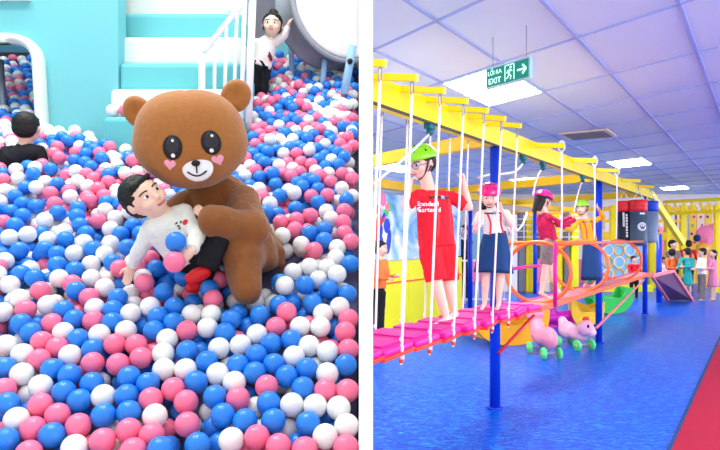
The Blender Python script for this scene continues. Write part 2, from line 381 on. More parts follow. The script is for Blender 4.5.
# more of the same panels nearer than the photo shows, so the hall is lit evenly
bi, bj = cell_of(492, 86)
OUT = ['added ceiling light panel '+w for w in ('overhead near the white dividing wall', 'overhead above the nearest bridge planks', 'overhead above the near blue floor', 'overhead above the start of the red walkway', 'far right above the red walkway', 'overhead right of the exit sign', 'overhead at the near right', 'overhead at the near end of the hall', 'overhead behind the viewer', 'overhead at the far right side')]
for di, dj in ((1, -4), (3, -3), (5, -1), (6, 2), (-2, -4), (-1, -3), (7, 5), (2, -4), (8, 8), (-2, -2)):
    if (bi+di, bj+dj) in LCELLS: continue
    p = cell_corner(bi+di, bj+dj)
    if p.x > .6 and .8 < p.y < 22 and p.x < 18:
        q = (p.x/p.y*F+CX, HY-1.65*F/p.y)
        if 372 < q[0] < 735 and q[1] > -25: continue
        LCELLS[(bi+di, bj+dj)] = 1; lamp_cell(bi+di, bj+dj, OUT.pop(0))
# vent
vc = on_ceil(588, 134); r = root('ceiling_vent', vc, 'grey slatted air vent set in the ceiling, right of the yellow beam', 'vent')
bm = bmesh.new(); a_box(bm, vc-UP*.012, D1*.36, N1*.36, UP*.010); link(bm_me(bm), 'frame', 'pale_panel', r, smooth=False)
bm = bmesh.new()
for k in range(11): a_box(bm, vc-UP*.028+D1*(-.28+.056*k), D1*.016, N1*.3, UP*.006)
link(bm_me(bm), 'slat', 'vent_grey', r, smooth=False)
# far wall of the right hall
mm('far_wall', rgb(236, 226, 226), .8, nscale=.9, namt=.12)
struct(box('wall_back', (10, 22.6, 1.5), (9.97, .08, 1.6), 'far_wall'))

# -- left hall : ball pit shell
struct(box('wall_back', (-3.0, 5.25, 3.0), (2.99, .06, 2.3), 'teal_wall'))
struct(box('ceiling', (-2.0, 3.2, 5.32), (1.98, 2.1, .04), 'white_paint'))
# sloping pit base under the balls
bm = bmesh.new()
pts = [(-3.9, 1.3), (-.01, 1.3), (-.01, 5.15), (-3.9, 5.15)]
top = [bm.verts.new((x, y, pit_h(y)-.17)) for x, y in pts]; bot = [bm.verts.new((x, y, 0)) for x, y in pts]
bm.faces.new(top); bm.faces.new(bot)
for k in range(4): bm.faces.new((top[k], top[(k+1) % 4], bot[(k+1) % 4], bot[k]))
struct(link(bm_me(bm), 'floor', 'pit_base', smooth=False))
# teal front wall with the arched tunnel opening
ZW = 3.5
xL = -3.2; xR = W(118, 0, ZW).x; zt = 3.9; zb = 1.2
def arch_outline(gr, n=10):
    # inner opening of the tunnel, grown outwards by gr (metres)
    A = W(25, 46, ZW); Bp = W(36, 62, ZW); Cp = W(49, 140, ZW)
    p = [Vector((A.x-1.0, 0, A.z+gr)), Vector((A.x-.07, 0, A.z+gr))]
    p += [Vector((q.x, 0, q.z)) for q in bez([(A.x-.07, 0, A.z+gr), (A.x+.05+gr*.8, 0, A.z+gr*.8), (Bp.x+gr, 0, Bp.z)], n)]
    p += [Vector((Bp.x+gr+(Cp.x-Bp.x)*t, 0, Bp.z+(zb-Bp.z)*t)) for t in (.25, .5, .75)]
    p += [Vector((Bp.x+gr+(Cp.x-Bp.x)*(Bp.z-zb)/(Bp.z-Cp.z), 0, zb))]
    return p
ao = arch_outline(0)
bm = bmesh.new(); th = .12
a_box(bm, Vector(((xL+xR)/2, ZW+th/2, (zt+ao[0].z)/2)), Vector(((xR-xL)/2, 0, 0)), Vector((0, th/2, 0)), Vector((0, 0, (zt-ao[0].z)/2)))
ed_ = [p for k_, p in enumerate(ao[1:]) if k_ == 0 or p.z < ao[k_].z-1e-4]
for p, q in zip(ed_[:-1], ed_[1:]):
    c8 = [(p.x, p.z), (xR, p.z), (xR, q.z), (q.x, q.z)]; f_ = [bm.verts.new((x, ZW, z)) for x, z in c8]; b_ = [bm.verts.new((x, ZW+th, z)) for x, z in c8]
    bm.faces.new(f_); bm.faces.new(b_[::-1])
    for k in range(4): bm.faces.new((f_[k], f_[(k+1) % 4], b_[(k+1) % 4], b_[k]))
struct(link(bm_me(bm), 'wall_front', 'teal_wall', smooth=False))
# tunnel inside, its shade put into the dark wall colour
struct(box('wall_tunnel', (-2.6, 4.75, 2.6), (.9, .04, 1.3), 'shade_panel'))
struct(box('wall_tunnel', (W(58, 100, 3.6).x, 4.2, 2.6), (.02, .55, 1.3), 'shade_panel'))
struct(box('wall_left', (-3.95, 3.3, 2.2), (.04, 2.0, 2.2), 'teal_wall'))
# white padded arch rim
rim = root('tunnel_arch', (ao[0].x, ZW, zb), 'white padded arch framing the dark tunnel mouth in the teal wall', 'arch')
bm = bmesh.new(); inner = arch_outline(.0); outer = arch_outline(.062)
secs = []
for a, c in zip(inner, outer):
    d = Vector((c.x-a.x, 0, c.z-a.z)); L = d.length; dn = d/L if L > 1e-6 else Vector((1, 0, 0)); mid = Vector(((a.x+c.x)/2, ZW-.03, (a.z+c.z)/2))
    secs.append([bm.verts.new(mid+dn*(L/2)*math.cos(t)+Vector((0, 1, 0))*.055*math.sin(t)) for t in [2*math.pi*k/12 for k in range(12)]])
for a, c in zip(secs[:-1], secs[1:]):
    for k in range(12): bm.faces.new((a[k], a[(k+1) % 12], c[(k+1) % 12], c[k]))
bm.faces.new(secs[0]); bm.faces.new(secs[-1][::-1]); link(bm_me(bm), 'rim_pad', 'white_pad', rim)
tube('support_pole', [W(0, 60, 3.75), W(6, 135, 3.75)], .02, 'wire_grey', rim)
# thin white trim at the wall's top
struct(box('trim_1', W(0, -3, ZW-.02), (.17, .02, .015), 'white_paint'))
# recess and column behind the girl
struct(box('wall_recess', W(268, 55, 4.9), (.14, .03, .62), 'grey_panel'))
struct(box('wall_column', W(285, 40, 4.75), (.07, .08, 1.0), 'teal_wall'))
struct(box('wall_recess', W(325, 62, 5.1), (.27, .02, .3), 'shade_panel'))  # dark sheet standing for the shade under the drum

# staircase
xs0 = W(118, 50, 3.7).x; xs1 = W(249, 50, 3.8).x
sr = root('staircase', (-1.2, 3.9, 1.9), 'padded staircase of alternating white and teal steps behind the bear', 'stairs')
ys = [(130, 116, 102, 3.33, 'teal_pad'), (116.5, 88, 109.5, 3.42, 'white_pad'), (88, 62, 118.5, 3.51, 'teal_pad'), (62, 36, 119, 3.60, 'white_pad'), (36, 12.5, 119, 3.69, 'teal_pad'), (12.5, -14, 119, 3.78, 'white_pad'), (-14, -40, 119, 3.87, 'teal_pad')]
zprev = None
for yb, yt, xl, z, mt in ys:
    pl = W(xl, yt, z); top_ = pl.z; bot_ = (zprev-.002) if zprev else W(xl, yb, z).z-.3
    x1 = W(249, yt, z+.22).x; zb_k = z+.45
    bm = bmesh.new(); a_box(bm, Vector(((pl.x+x1)/2, (z+zb_k)/2, (top_+bot_)/2)), Vector(((x1-pl.x)/2, 0, 0)), Vector((0, (zb_k-z)/2, 0)), Vector((0, 0, (top_-bot_)/2)), .03, 3)
    link(bm_me(bm), 'step', mt, sr, smooth=False); zprev = top_
# railing
rr = root('stair_railing', W(202, 95, 3.58), 'white tubular stair railing rising to the right behind the bear head', 'railing')
ZR = 3.44
def RP(px, py, dz=0): return W(px, py, ZR+dz)
tube('handrail', [RP(201, 54), RP(206, 49), RP(240, 7), RP(252, -12)], .017, 'rail_white', rr)
bm = bmesh.new(); a_tube(bm, [RP(202, 54), RP(202, 130)], .019); link(bm_me(bm), 'post', 'rail_white', rr)
for (xa, ya, xb) in ((215, 41, 214), (226.5, 27, 224), (237, 14, 233)): tube('baluster', [RP(xa, ya), RP(xb, 130)], .010, 'rail_white', rr)
for (xa, xb, r_, dz) in ((245, 241, .013, 0), (253, 248, .022, .02)): tube('post', [RP(xa, -14, dz), RP(xb, 132, dz)], r_, 'rail_white', rr)
r2 = root('stair_railing', W(222, 10, 3.84), 'short piece of white railing at the very top of the stairs', 'railing')
tube('handrail', [W(214, -8, 3.82), W(232, 14, 3.78)], .012, 'rail_white', r2)
for x_ in (222, 230): tube('baluster', [W(x_, -12, 3.8), W(x_, 14 if x_ > 225 else 4, 3.8)], .007, 'rail_white', r2)

# drum roller
dr = root('rotating_drum', W(325, 75, 4.2), 'large grey drum with round white end disc on light blue legs above the balls', 'drum')
dc = W(344, 4, 4.05); dax = Vector((.50, -.86, -.03)).normalized()
R0 = 54/F*4.05
bm = bmesh.new(); back = dc-dax*.30
a_lathe(bm, back, basis(dax), [(0, R0*.98), (.02, R0*1.06), (.05, R0*1.06), (.06, R0), (.27, R0), (.28, R0*1.08), (.31, R0*1.08), (.31, R0*1.0), (.285, R0*.98), (.05, R0*.95)], 56)
o1 = link(bm_me(bm), 'shell', 'drum_shell', dr); 
bm = bmesh.new(); a_lathe(bm, dc-dax*.005, basis(dax), [(0, R0*.985), (.012, R0*.98), (.018, R0*.93), (.02, 1e-7)], 56)
o2 = link(bm_me(bm), 'end_disc', 'drum_disc', dr)
for o_ in (o1, o2): clip_x(o_, -.006)
tube('leg', [W(291, 40, 4.3), W(292, 78, 4.3)], .020, 'leg_blue', dr)
tube('leg', [W(325, 60, 4.1), W(322, 88, 4.1)], .020, 'leg_blue', dr)
o3 = tube('leg', [W(353, 46, 3.85), W(344, 94, 3.85)], .026, 'leg_blue', dr)
tube('leg', [W(299, -12, 4.35), W(291, 42, 4.3)], .022, 'leg_blue', dr)
lathe('knob', W(350, 62, 3.82), Vector((0, -1, 0)), [(0, .016), (.02, .018), (.025, .001)], 'black_felt', dr)

# ================================================ RIGHT HALL : rope course frame
fr = root('rope_course_frame', B(4.888, -1.91, 0), 'yellow overhead beam frame on blue posts running away above the hanging bridge', 'climbing frame')
CL = -1.91; SP = 3.86; S0 = 4.888; BH = 2.24
smin = None
bm = bmesh.new(); a_bar(bm, B(2.6, CL, BH+.07), B(13.4, CL, BH+.07), .10, .155)
o_ = link(bm_me(bm), 'beam', 'yellow_paint', fr, smooth=False); clip_x(o_, .03, False)
bm = bmesh.new(); a_bar(bm, B(2.6, CL+.045, BH-.014), B(13.4, CL+.045, BH-.014), .018, .014); o_ = link(bm_me(bm), 'beam_edge_strip', 'edge_dark', fr, smooth=False); clip_x(o_, .03, False)  # thin dark strip along the beam's lower edge
for k in range(3):
    p = B(S0+SP*k, CL, 0); bm = bmesh.new(); a_tube(bm, [p, p+UP*(BH-.011)], .045, 16)
    for h_ in (.012,): a_lathe(bm, p, basis(UP), [(0, .075), (.012, .075), (.014, .05)], 16)
    link(bm_me(bm), 'post', 'blue_post', fr)
# diagonal red brace at the first post
tube('brace', [B(S0-.05, CL+.05, .48), B(S0+.42, CL+.2, .76)], .013, 'red_paint', fr)
# cross beams and the second row
C2 = -5.0
for k in range(3):
    p = B(S0+SP*k, CL-.06, BH+.06); q = p+D2*3.6
    if q.x < .1: t_ = (p.x-.1)/(p.x-q.x); q = p.lerp(q, t_)
    bar('cross_beam', p, q, .09, .12, 'amber_paint', fr)
bar('beam', B(7.75, C2, BH+.06), B(19.5, C2, BH+.06), .11, .14, 'amber_paint', fr)
for s_ in (11.43, 15.6, 19.3): tube('post', [B(s_, C2, 0), B(s_, C2, BH)], .05, 'blue_post', fr)
# sloping yellow brace and rear truss
bar('sloping_brace', W(652, 196, 12.6), W(683, 243, 13.4), .09, .14, 'yellow_paint', fr)
# ropes, planks, arms
def plank_unit(k, s, label, drop=0.0, px=None, ropes=True):
    cN, cF = -1.70, -2.05; hb = .855+drop
    cc = (cN+cF)/2
    r = root('hanging_bridge_plank', B(s, cc, hb-.09), label, 'bridge plank', 'magenta padded planks of the hanging bridge')
    ty = math.radians(random.uniform(-7, 7)); Dk = D1*math.cos(ty)+N1*math.sin(ty); Nk = N1*math.cos(ty)-D1*math.sin(ty)
    tilt = random.uniform(-.07, .05); Uk = (UP+D1*tilt).normalized(); Dk = (Dk-Uk*Dk.dot(Uk)).normalized()
    c = B(s, cc, hb)
    bm = bmesh.new(); a_box(bm, c-Uk*.050, Dk*.160, Nk*.205, Uk*.011, .004); link(bm_me(bm), 'board', 'red_board', r, smooth=False)
    bm = bmesh.new(); a_box(bm, c-Uk*.021, Dk*.152, Nk*.20, Uk*.020, .014, 3); a_box(bm, c+Uk*.004-Nk*.02, Dk*.10, Nk*.17, Uk*.006, .005, 2); link(bm_me(bm), 'pad', 'magenta_pad', r, smooth=False)
    for c_, ct, hh in (((cN, -1.60, 2.31), (cF, -2.02, 2.30)) if ropes else ()):
        bot = B(s+.02, c_+(.02 if c_ == cN else -.02), hb-.09); topp = B(s+(.0 if c_ == cN else .02), ct, hh-.07)
        pts = bez([topp, topp.lerp(bot, .5)+N1*.0, bot], 8)
        bm = bmesh.new(); a_tube(bm, pts, .0075, 8)
        a_ell(bm, B(s+.02, c_+(.02 if c_ == cN else -.02), hb-.02), (.015, .015, .024), None, 10)
        a_ell(bm, B(s+.02, c_+(.02 if c_ == cN else -.02), hb+.03), (.012, .012, .016), None, 10)
        if r and c_ == cN: a_tube(bm, bez([bot+UP*.05, bot+D1*.05+UP*.04, bot+D1*.03-UP*.03, bot-D1*.03-UP*.035, bot+UP*.0], 10), .005, 6)
        link(bm_me(bm), 'rope', 'rope_white', r)
        # snap hook
        bm = bmesh.new(); ctr = topp+UP*.03; a_tube(bm, [ctr+(D1*math.cos(t)*.018+UP*math.sin(t)*.04) for t in [2*math.pi*j/12 for j in range(12)]], .004, 6, True)
        link(bm_me(bm), 'hook', 'wire_grey', r)
        lathe('bolt', bot-UP*.012, UP, [(0, .012), (.02, .014), (.024, .001)], 'red_board', r, seg=10)
ords = ['nearest', 'second nearest', 'third nearest', 'fourth nearest', 'fifth nearest', 'sixth nearest', 'seventh nearest', 'eighth nearest', 'farthest']
extra = ['cut by the white wall', 'left of the child in red', 'just left of the child in red', 'under the toes of the child in red', 'under the heels of the child in red', 'just past the child in red', 'left of the first blue post', 'under the girl with the navy skirt', 'beside the first orange hoop']
spots = [2.55, 2.88, 3.22, 3.55, 3.89, 4.22, 4.56, 4.90, 5.25]
for k, s_ in enumerate(spots):
    lab = f'{ords[k]} magenta bridge plank, {extra[k]}'
    plank_unit(k, s_, lab, px=None, ropes=k < 7)
    if k > 6: continue
    bm = bmesh.new(); a_bar(bm, B(s_, CL+.03, BH+.135), B(s_, CL+.34, BH+.08), .032, .036); o_ = link(bm_me(bm), 'cross_arm', 'yellow_paint', fr, smooth=False); clip_x(o_, .03, False)
for o_ in list(bpy.data.objects):
    if o_.type == 'MESH' and o_.parent and o_.parent.name.startswith('hanging_bridge_plank'):
        me = o_.data; wx = [v.co.x+o_.parent.location.x+0 for v in me.vertices]
        if min(wx) < .03: clip_x(o_, .03, False)
# longer arms further along, some with ropes
for k, (s_, rope) in enumerate(((5.83, 1), (7.17, 1), (8.4, 1), (10.07, 0), (11.4, 0))):
    bm = bmesh.new(); a_bar(bm, B(s_, CL+.03, BH+.12), B(s_, CL+.32, BH+.09), .04, .045); link(bm_me(bm), 'cross_arm', 'yellow_paint', fr, smooth=False)
    if rope:
        r_ = root('hanging_rope', B(s_, CL+.30, 1.43), ['white rope hanging by the child in the maroon hoodie', 'white rope hanging right of the child in the gold vest', 'white rope hanging down across the left punching bag'][k], 'rope')
        tube('rope_strand', bez([B(s_, CL+.30, BH+.05), B(s_+.02, CL+.30, 1.8), B(s_+.02, CL+.29, 1.44)], 8), .009, 'rope_white', r_, 8)
        tube('loop', [B(s_, CL+.30, BH+.085)+(N1*math.cos(t)*.03+UP*math.sin(t)*.05) for t in [2*math.pi*j/12 for j in range(12)]], .007, 'rope_white', r_, 6, True)
# safety lines from brackets under the beam
def at_beam(px):
    ra = (px-CX)/F; s = (ra*(-.5595*CL)-.8288*CL)/(.5595-ra*.8288); return s, B(s, CL+.02, BH-.03)
def safety(px, label, pts):
    s, p = at_beam(px); r = root('safety_line', p, label, 'safety rope', 'white safety lines clipped under the beam')
    bm = bmesh.new(); a_box(bm, p, D1*.045, N1*.025, UP*.022, .008); a_ell(bm, p-UP*.04, (.028, .028, .028), None, 12); link(bm_me(bm), 'pulley', 'teal_metal', r, smooth=False)
    tube('line', bez([p-UP*.05]+pts, 18), .009, 'rope_white', r, 8)
safety(427, 'white safety line slanting down left from the beam over the green helmet', [W(408, 157, 3.8), W(392, 168, 3.75), W(374, 184, 3.7)])
safety(521, 'white safety line curving from the beam to the pink helmet of the girl in white', [W(515, 180, 5.5), W(498, 170, 5.45), W(478, 178, 5.4)])
safety(541, 'white safety line straight down to the helmet of the child in maroon', [W(536, 175, 6.3), W(533, 196, 6.35)])
safety(581, 'thin white safety line above the child in the gold vest', [W(578, 190, 7.8), W(574, 212, 7.85)])
r_ = root('rope_loop', W(515, 226, 6.2), 'slack white rope loop hanging between the girl in white and the maroon hoodie', 'rope')
tube('strand', bez([W(504, 214, 6.1), W(506, 236, 6.1), W(522, 238, 6.2), W(527, 212, 6.3)], 16), .009, 'rope_white', r_)

# hooped walkway
wk = root('hoop_walkway', B(6.6, CL, .7), 'salmon walkway with orange hoops and handrails beyond the hanging planks', 'walkway')
bm = bmesh.new(); a_box(bm, B(9.1, CL, .775), D1*3.45, N1*.13, UP*.022, .01); link(bm_me(bm), 'deck', 'salmon_board', wk, smooth=False)
for sgn in (-1, 1): bar('edge_rail', B(5.65, CL+.15*sgn, .78), B(12.6, CL+.15*sgn, .78), .025, .05, 'orange_tube' if sgn > 0 else 'magenta_pad', wk)
for s_ in (6.05, 7.75, 10.1):
    tube('hoop', [B(s_, CL, 1.10)+N1*math.cos(t)*.33+UP*math.sin(t)*.31 for t in [2*math.pi*k/40 for k in range(40)]], .02, 'orange_tube', wk, 10, True)
for sgn in (-1, 1):
    tube('handrail', [B(5.75, CL+.27*sgn, 1.395), B(10.6, CL+.27*sgn, 1.395)], .018, 'orange_tube', wk)
tube('end_post', [B(5.72, CL+.27, .80), B(5.72, CL+.27, 1.41)], .02, 'magenta_tube', wk)
tube('end_post', [B(5.72, CL-.27, .80), B(5.72, CL-.27, 1.41)], .02, 'magenta_tube', wk)
tube('lower_rail', [B(5.72, CL-.27, 1.13), B(7.1, CL-.27, 1.13)], .018, 'magenta_tube', wk)
tube('under_brace', [B(7.7, CL+.2, .35), B(11.2, CL+.2, .74)], .016, 'salmon_board', wk)
# ramp
rp = root('ramp_panel', W(672, 300, 12.9), 'dark ramp with pink edges sloping to the floor beside the background children', 'ramp')
def quad_prism(name, pts, th, m, parent):
    bm = bmesh.new(); pts = [Vector(p) for p in pts]; n = (pts[1]-pts[0]).cross(pts[2]-pts[0]).normalized()*th
    a = [bm.verts.new(p) for p in pts]; b_ = [bm.verts.new(p+n) for p in pts]; k = len(pts)
    bm.faces.new(a); bm.faces.new(b_[::-1])
    for i in range(k): bm.faces.new((a[i], a[(i+1) % k], b_[(i+1) % k], b_[i]))
    return link(bm_me(bm), name, m, parent, smooth=False)
Q = [W(652, 276, 12.6), W(673, 271, 13.0), W(692, 300, 13.9), W(668, 300, 13.9)]
quad_prism('panel', Q, .04, 'ramp_dark', rp)
for a, c in ((0, 3), (1, 2), (0, 1)): bar('edge', Q[a], Q[c], .06, .06, 'salmon_board', rp)

# ================================================ people
OB = []        # capsules the balls keep clear of
def frame(fwd, up):
    f = Vector(fwd).normalized(); u = Vector(up); u = (u-f*u.dot(f)).normalized(); r = f.cross(u).normalized(); return r, f, u
def rotm(r, f, u): return Matrix((r, f, u)).transposed()
def hand_prims(w, d, pn, R, curl=.5, side=1):
    """palm from wrist w along d; pn palm normal; four unequal bent fingers and a thumb"""
    d = Vector(d).normalized(); pn = Vector(pn); pn = (pn-d*pn.dot(d)).normalized(); s = d.cross(pn)
    L = R*.42; P = []; pal = w+d*L*.6
    P.append(('e', pal, (R*.20, R*.34, R*.13), Matrix((s, d, pn)).transposed()))
    P.append(('c', w, R*.17, w+d*L*.5, R*.15))
    for k, (off, ln) in enumerate(((-.15, .36), (-.05, .42), (.05, .39), (.15, .30))):
        b0 = w+d*L*1.05+s*off*R; m1 = b0+(d*math.cos(curl)+pn*math.sin(curl)+s*off*.3)*ln*R*.55; m2 = m1+(d*math.cos(curl*2.3)+pn*math.sin(curl*2.3))*ln*R*.5
        P.append(('c', b0-d*R*.1, R*.062, m1, R*.058)); P.append(('c', m1, R*.058, m2, R*.047))
    t0 = w+d*L*.35-s*side*R*.14; t1 = t0+(d*.6-s*side*.8+pn*.35).normalized()*R*.22; t2 = t1+(d*.9-s*side*.1+pn*.5).normalized()*R*.18
    P.append(('c', t0, R*.075, t1, R*.066)); P.append(('c', t1, R*.064, t2, R*.052))
    return P
def human(name, label, J, R, fwd, up, cloth, hair='short', skin='skin', vox=.006, group=None, hands=None, feet=True, face=True, obst=False, cat='person'):
    r, f, u = frame(fwd, up); hd = J['head']; RM = rotm(r, f, u)
    def H(a, b, c): return hd+r*(a*R)+f*(b*R)+u*(c*R)
    lowest = min((J[k] for k in J), key=lambda p: p.z)
    base = J.get('base', Vector((J['pelvis'].x, J['pelvis'].y, lowest.z)))
    rt = root(name, base, label, cat, group)
    P = [('e', H(0, -.06, .12), (R*.79, R*.90, R*.86), RM), ('e', H(0, .20, -.38), (R*.60, R*.60, R*.56), RM), ('e', H(0, .34, -.62), (R*.34, R*.36, R*.28), RM),
         ('c', H(0, .72, .02), R*.07, H(0, .90, -.24), R*.10), ('e', H(0, .84, -.28), (R*.17, R*.10, R*.08), RM)]
    for s in (-1, 1): P += [('e', H(s*.80, -.05, -.05), (R*.09, R*.17, R*.24), RM), ('e', H(s*.36, .52, -.26), (R*.28, R*.26, R*.26), RM)]
    P.append(('c', H(0, -.12, -.5), R*.40, J['neck'], R*.42))
    P += [('c', J['neck'], R*.42, J['chest'], R*.6), ('c', J['chest'], R*.72, J['pelvis'], R*.66), ('c', J['shL'], R*.34, J['shR'], R*.34)]
    for s in 'LR':
        P += [('c', J['sh'+s], R*.33, J['el'+s], R*.26), ('c', J['el'+s], R*.27, J['wr'+s], R*.185)]
        if 'hip'+s in J:
            P += [('c', J['hip'+s], R*.56, J['kn'+s], R*.36), ('c', J['kn'+s], R*.37, J['kn'+s].lerp(J['an'+s], .35), R*.36), ('c', J['kn'+s].lerp(J['an'+s], .3), R*.36, J['an'+s], R*.21)]
            if feet:
                a = J['an'+s]; t = J['toe'+s]; P += [('c', a, R*.22, a.lerp(t, .5)-UP*R*.02, R*.20), ('c', a.lerp(t, .4), R*.20, t, R*.15), ('e', a-UP*R*.05-(t-a).normalized()*R*.12, (R*.2, R*.2, R*.2))]
                sd = (t-a).cross(UP).normalized()
                for q in range(5): P.append(('c', t+sd*R*(.14-.07*q), R*.06, t+sd*R*(.15-.075*q)+(t-a).normalized()*R*(.2-.02*q), R*.05))
    for s in 'LR':
        hh = (hands or {}).get(s); w = J['wr'+s]; d = (w-J['el'+s])
        if hh is None: hh = (d, -r if s == 'L' else r, .5)
        P += hand_prims(w, hh[0], hh[1], R*1.05, hh[2], 1 if s == 'L' else -1)
    body = soft('body', P, vox, skin, rt, 2)
    if obst:
        for p in P:
            if p[0] == 'c': OB.append((p[1], p[2], p[3], p[4]))
            elif p[0] == 'e': OB.append((p[1], max(p[2])*.9, p[1], max(p[2])*.9))
    if face:
        for s in (-1, 1):
            soft_e('eye', H(s*.31, .70, .02), (R*.15, R*.09, R*.085), RM, 'white_felt', rt)
            e_ = rt.children[-1] if False else None
            soft_e('iris', H(s*.30, .755, .02), (R*.075, R*.05, R*.075), RM, 'black_felt', rt)
            tube('eyebrow', bez([H(s*.14, .80, .20), H(s*.32, .80, .29), H(s*.52, .66, .20)], 6), R*.028, 'hair_black', rt, 6)
        tube('mouth', bez([H(-.2, .80, -.52), H(0, .90, -.58), H(.2, .80, -.52)], 8), R*.045, 'lips', rt, 8)
    # hair
    if hair:
        hp = [('e', H(0, -.16, .26), (R*.86, R*.90, R*.84), RM), ('e', H(0, -.40, -.05), (R*.80, R*.62, R*.70), RM)]
        if hair == 'short': hp += [('c', H(-.45, .58, .66), R*.14, H(.45, .58, .66), R*.14)]
        if hair == 'bun': hp += [('e', H(0, -.35, 1.1), (R*.4, R*.4, R*.34), RM), ('c', H(-.4, .5, .68), R*.14, H(.4, .5, .68), R*.14), ('c', H(-.76, .1, .3), R*.12, H(-.74, .12, -.5), R*.06), ('c', H(.76, .1, .3), R*.12, H(.74, .12, -.5), R*.06)]
        if hair == 'tail': hp += [('c', H(0, -.85, .1), R*.25, H(0, -1.3, -.7), R*.14), ('c', H(-.45, .55, .66), R*.14, H(.45, .55, .66), R*.14)]
        if hair == 'long': hp += [('c', H(0, -.6, -.1), R*.5, H(0, -.6, -1.5), R*.3), ('c', H(-.5, -.3, -.2), R*.3, H(-.45, -.3, -1.3), R*.2), ('c', H(.5, -.3, -.2), R*.3, H(.45, -.3, -1.3), R*.2)]
        soft('hair', hp, vox*1.1, 'hair_black', rt, 2, wr=(R*.03, 6/R))
    for c in cloth: c(rt, J, R, (r, f, u), H, vox)
    return rt
def soft_e(name, c, rad, RM, m, parent):
    bm = bmesh.new(); a_ell(bm, c, rad, RM, 14); return link(bm_me(bm), name, m, parent)
def shirt(m, sleeve=.5, length=1.0, wide=1.0, name='shirt', neck=True, wr=.5):
    def f_(rt, J, R, fr_, H, vox):
        P = []; ne, ch, pe = J['neck'], J['chest'], J['pelvis']; ax = (ch-pe).normalized(); X = (J['shR']-J['shL']).normalized()
        end = ch.lerp(pe, length); yy = ax.cross(X).normalized(); RMt = Matrix((X, yy, ax)).transposed()
        P += [('e', ch+ax*R*.1, (R*1.02*wide, R*.74*wide, R*.95), RMt), ('k', ch+ax*R*.2, R*.98*wide, end, R*1.02*wide, 1, .76, X)]
        P += [('c', J['shL'], R*.42, J['shR'], R*.42), ('c', ch.lerp(ne, .55), R*.55, ch, R*.7)]
        for s in 'LR':
            a, b_, c = J['sh'+s], J['el'+s], J['wr'+s]
            if sleeve <= .6: P += [('c', a, R*.42, a.lerp(b_, sleeve*.6), R*.40), ('k', a, R*.40, a.lerp(b_, sleeve*1.4), R*.46)]
            else: P += [('c', a, R*.42, b_, R*.35), ('c', b_, R*.36, b_.lerp(c, .5), R*.31), ('k', b_.lerp(c, .3), R*.32, b_.lerp(c, .96), R*.27)]
        o = soft(name, P, vox, m, rt, 4, wr=(R*.14*wr, 3.2/R*.5)); rt['_shirt'] = o.name
    return f_
def skirt(m, hem, r0=.85, r1=1.3, sy=.8, name='skirt'):
    def f_(rt, J, R, fr_, H, vox):
        pe = J['pelvis']; X = (J['hipR']-J['hipL']).normalized()
        n = 40; bm = bmesh.new(); ax = (hem-pe); B3 = basis(ax, X); rings = []
        Xv, Yv, Zv = [Vector(B3.col[i]) for i in range(3)]; start = pe-ax.normalized()*R*.55; Lh = (hem-start).length
        for i in range(9):
            t = i/8; rr_ = (r0+(r1-r0)*t**.8)*R
            rings.append([bm.verts.new(start+Zv*Lh*t+(Xv*math.cos(a)+Yv*math.sin(a)*sy)*rr_*(1+.05*t*math.sin(a*9))) for a in [2*math.pi*k/n for k in range(n)]])
        inr = [bm.verts.new(hem-Zv*R*.1+(v.co-hem)*.9) for v in rings[-1]]; rings.append(inr)
        for a, c in zip(rings[:-1], rings[1:]):
            for k in range(n): bm.faces.new((a[k], a[(k+1) % n], c[(k+1) % n], c[k]))
        bm.faces.new(rings[0][::-1]); bm.faces.new(rings[-1]); link(bm_me(bm), name, m, rt)
    return f_
def pants(m, to=1.0, r=1.15, name='trousers'):
    def f_(rt, J, R, fr_, H, vox):
        pe = J['pelvis']; P = [('c', J['hipL'], R*.66, J['hipR'], R*.66), ('c', pe, R*.78, (J['hipL']+J['hipR'])/2, R*.7)]
        for s in 'LR':
            a, b_, c = J['hip'+s], J['kn'+s], J['an'+s]
            if to <= 1: e_ = a.lerp(b_, to); P += [('k', a, R*.62*r, e_, R*.56*r), ('c', a, R*.62*r, a.lerp(e_, .6), R*.5*r)]
            else: e_ = b_.lerp(c, to-1); P += [('c', a, R*.62*r, b_, R*.44*r), ('c', b_, R*.44*r, b_.lerp(e_, .7), R*.36*r), ('k', b_.lerp(e_, .4), R*.38*r, e_, R*.34*r)]
        soft(name, P, vox*1.1, m, rt, 3, wr=(R*.08, 2/R))
    return f_
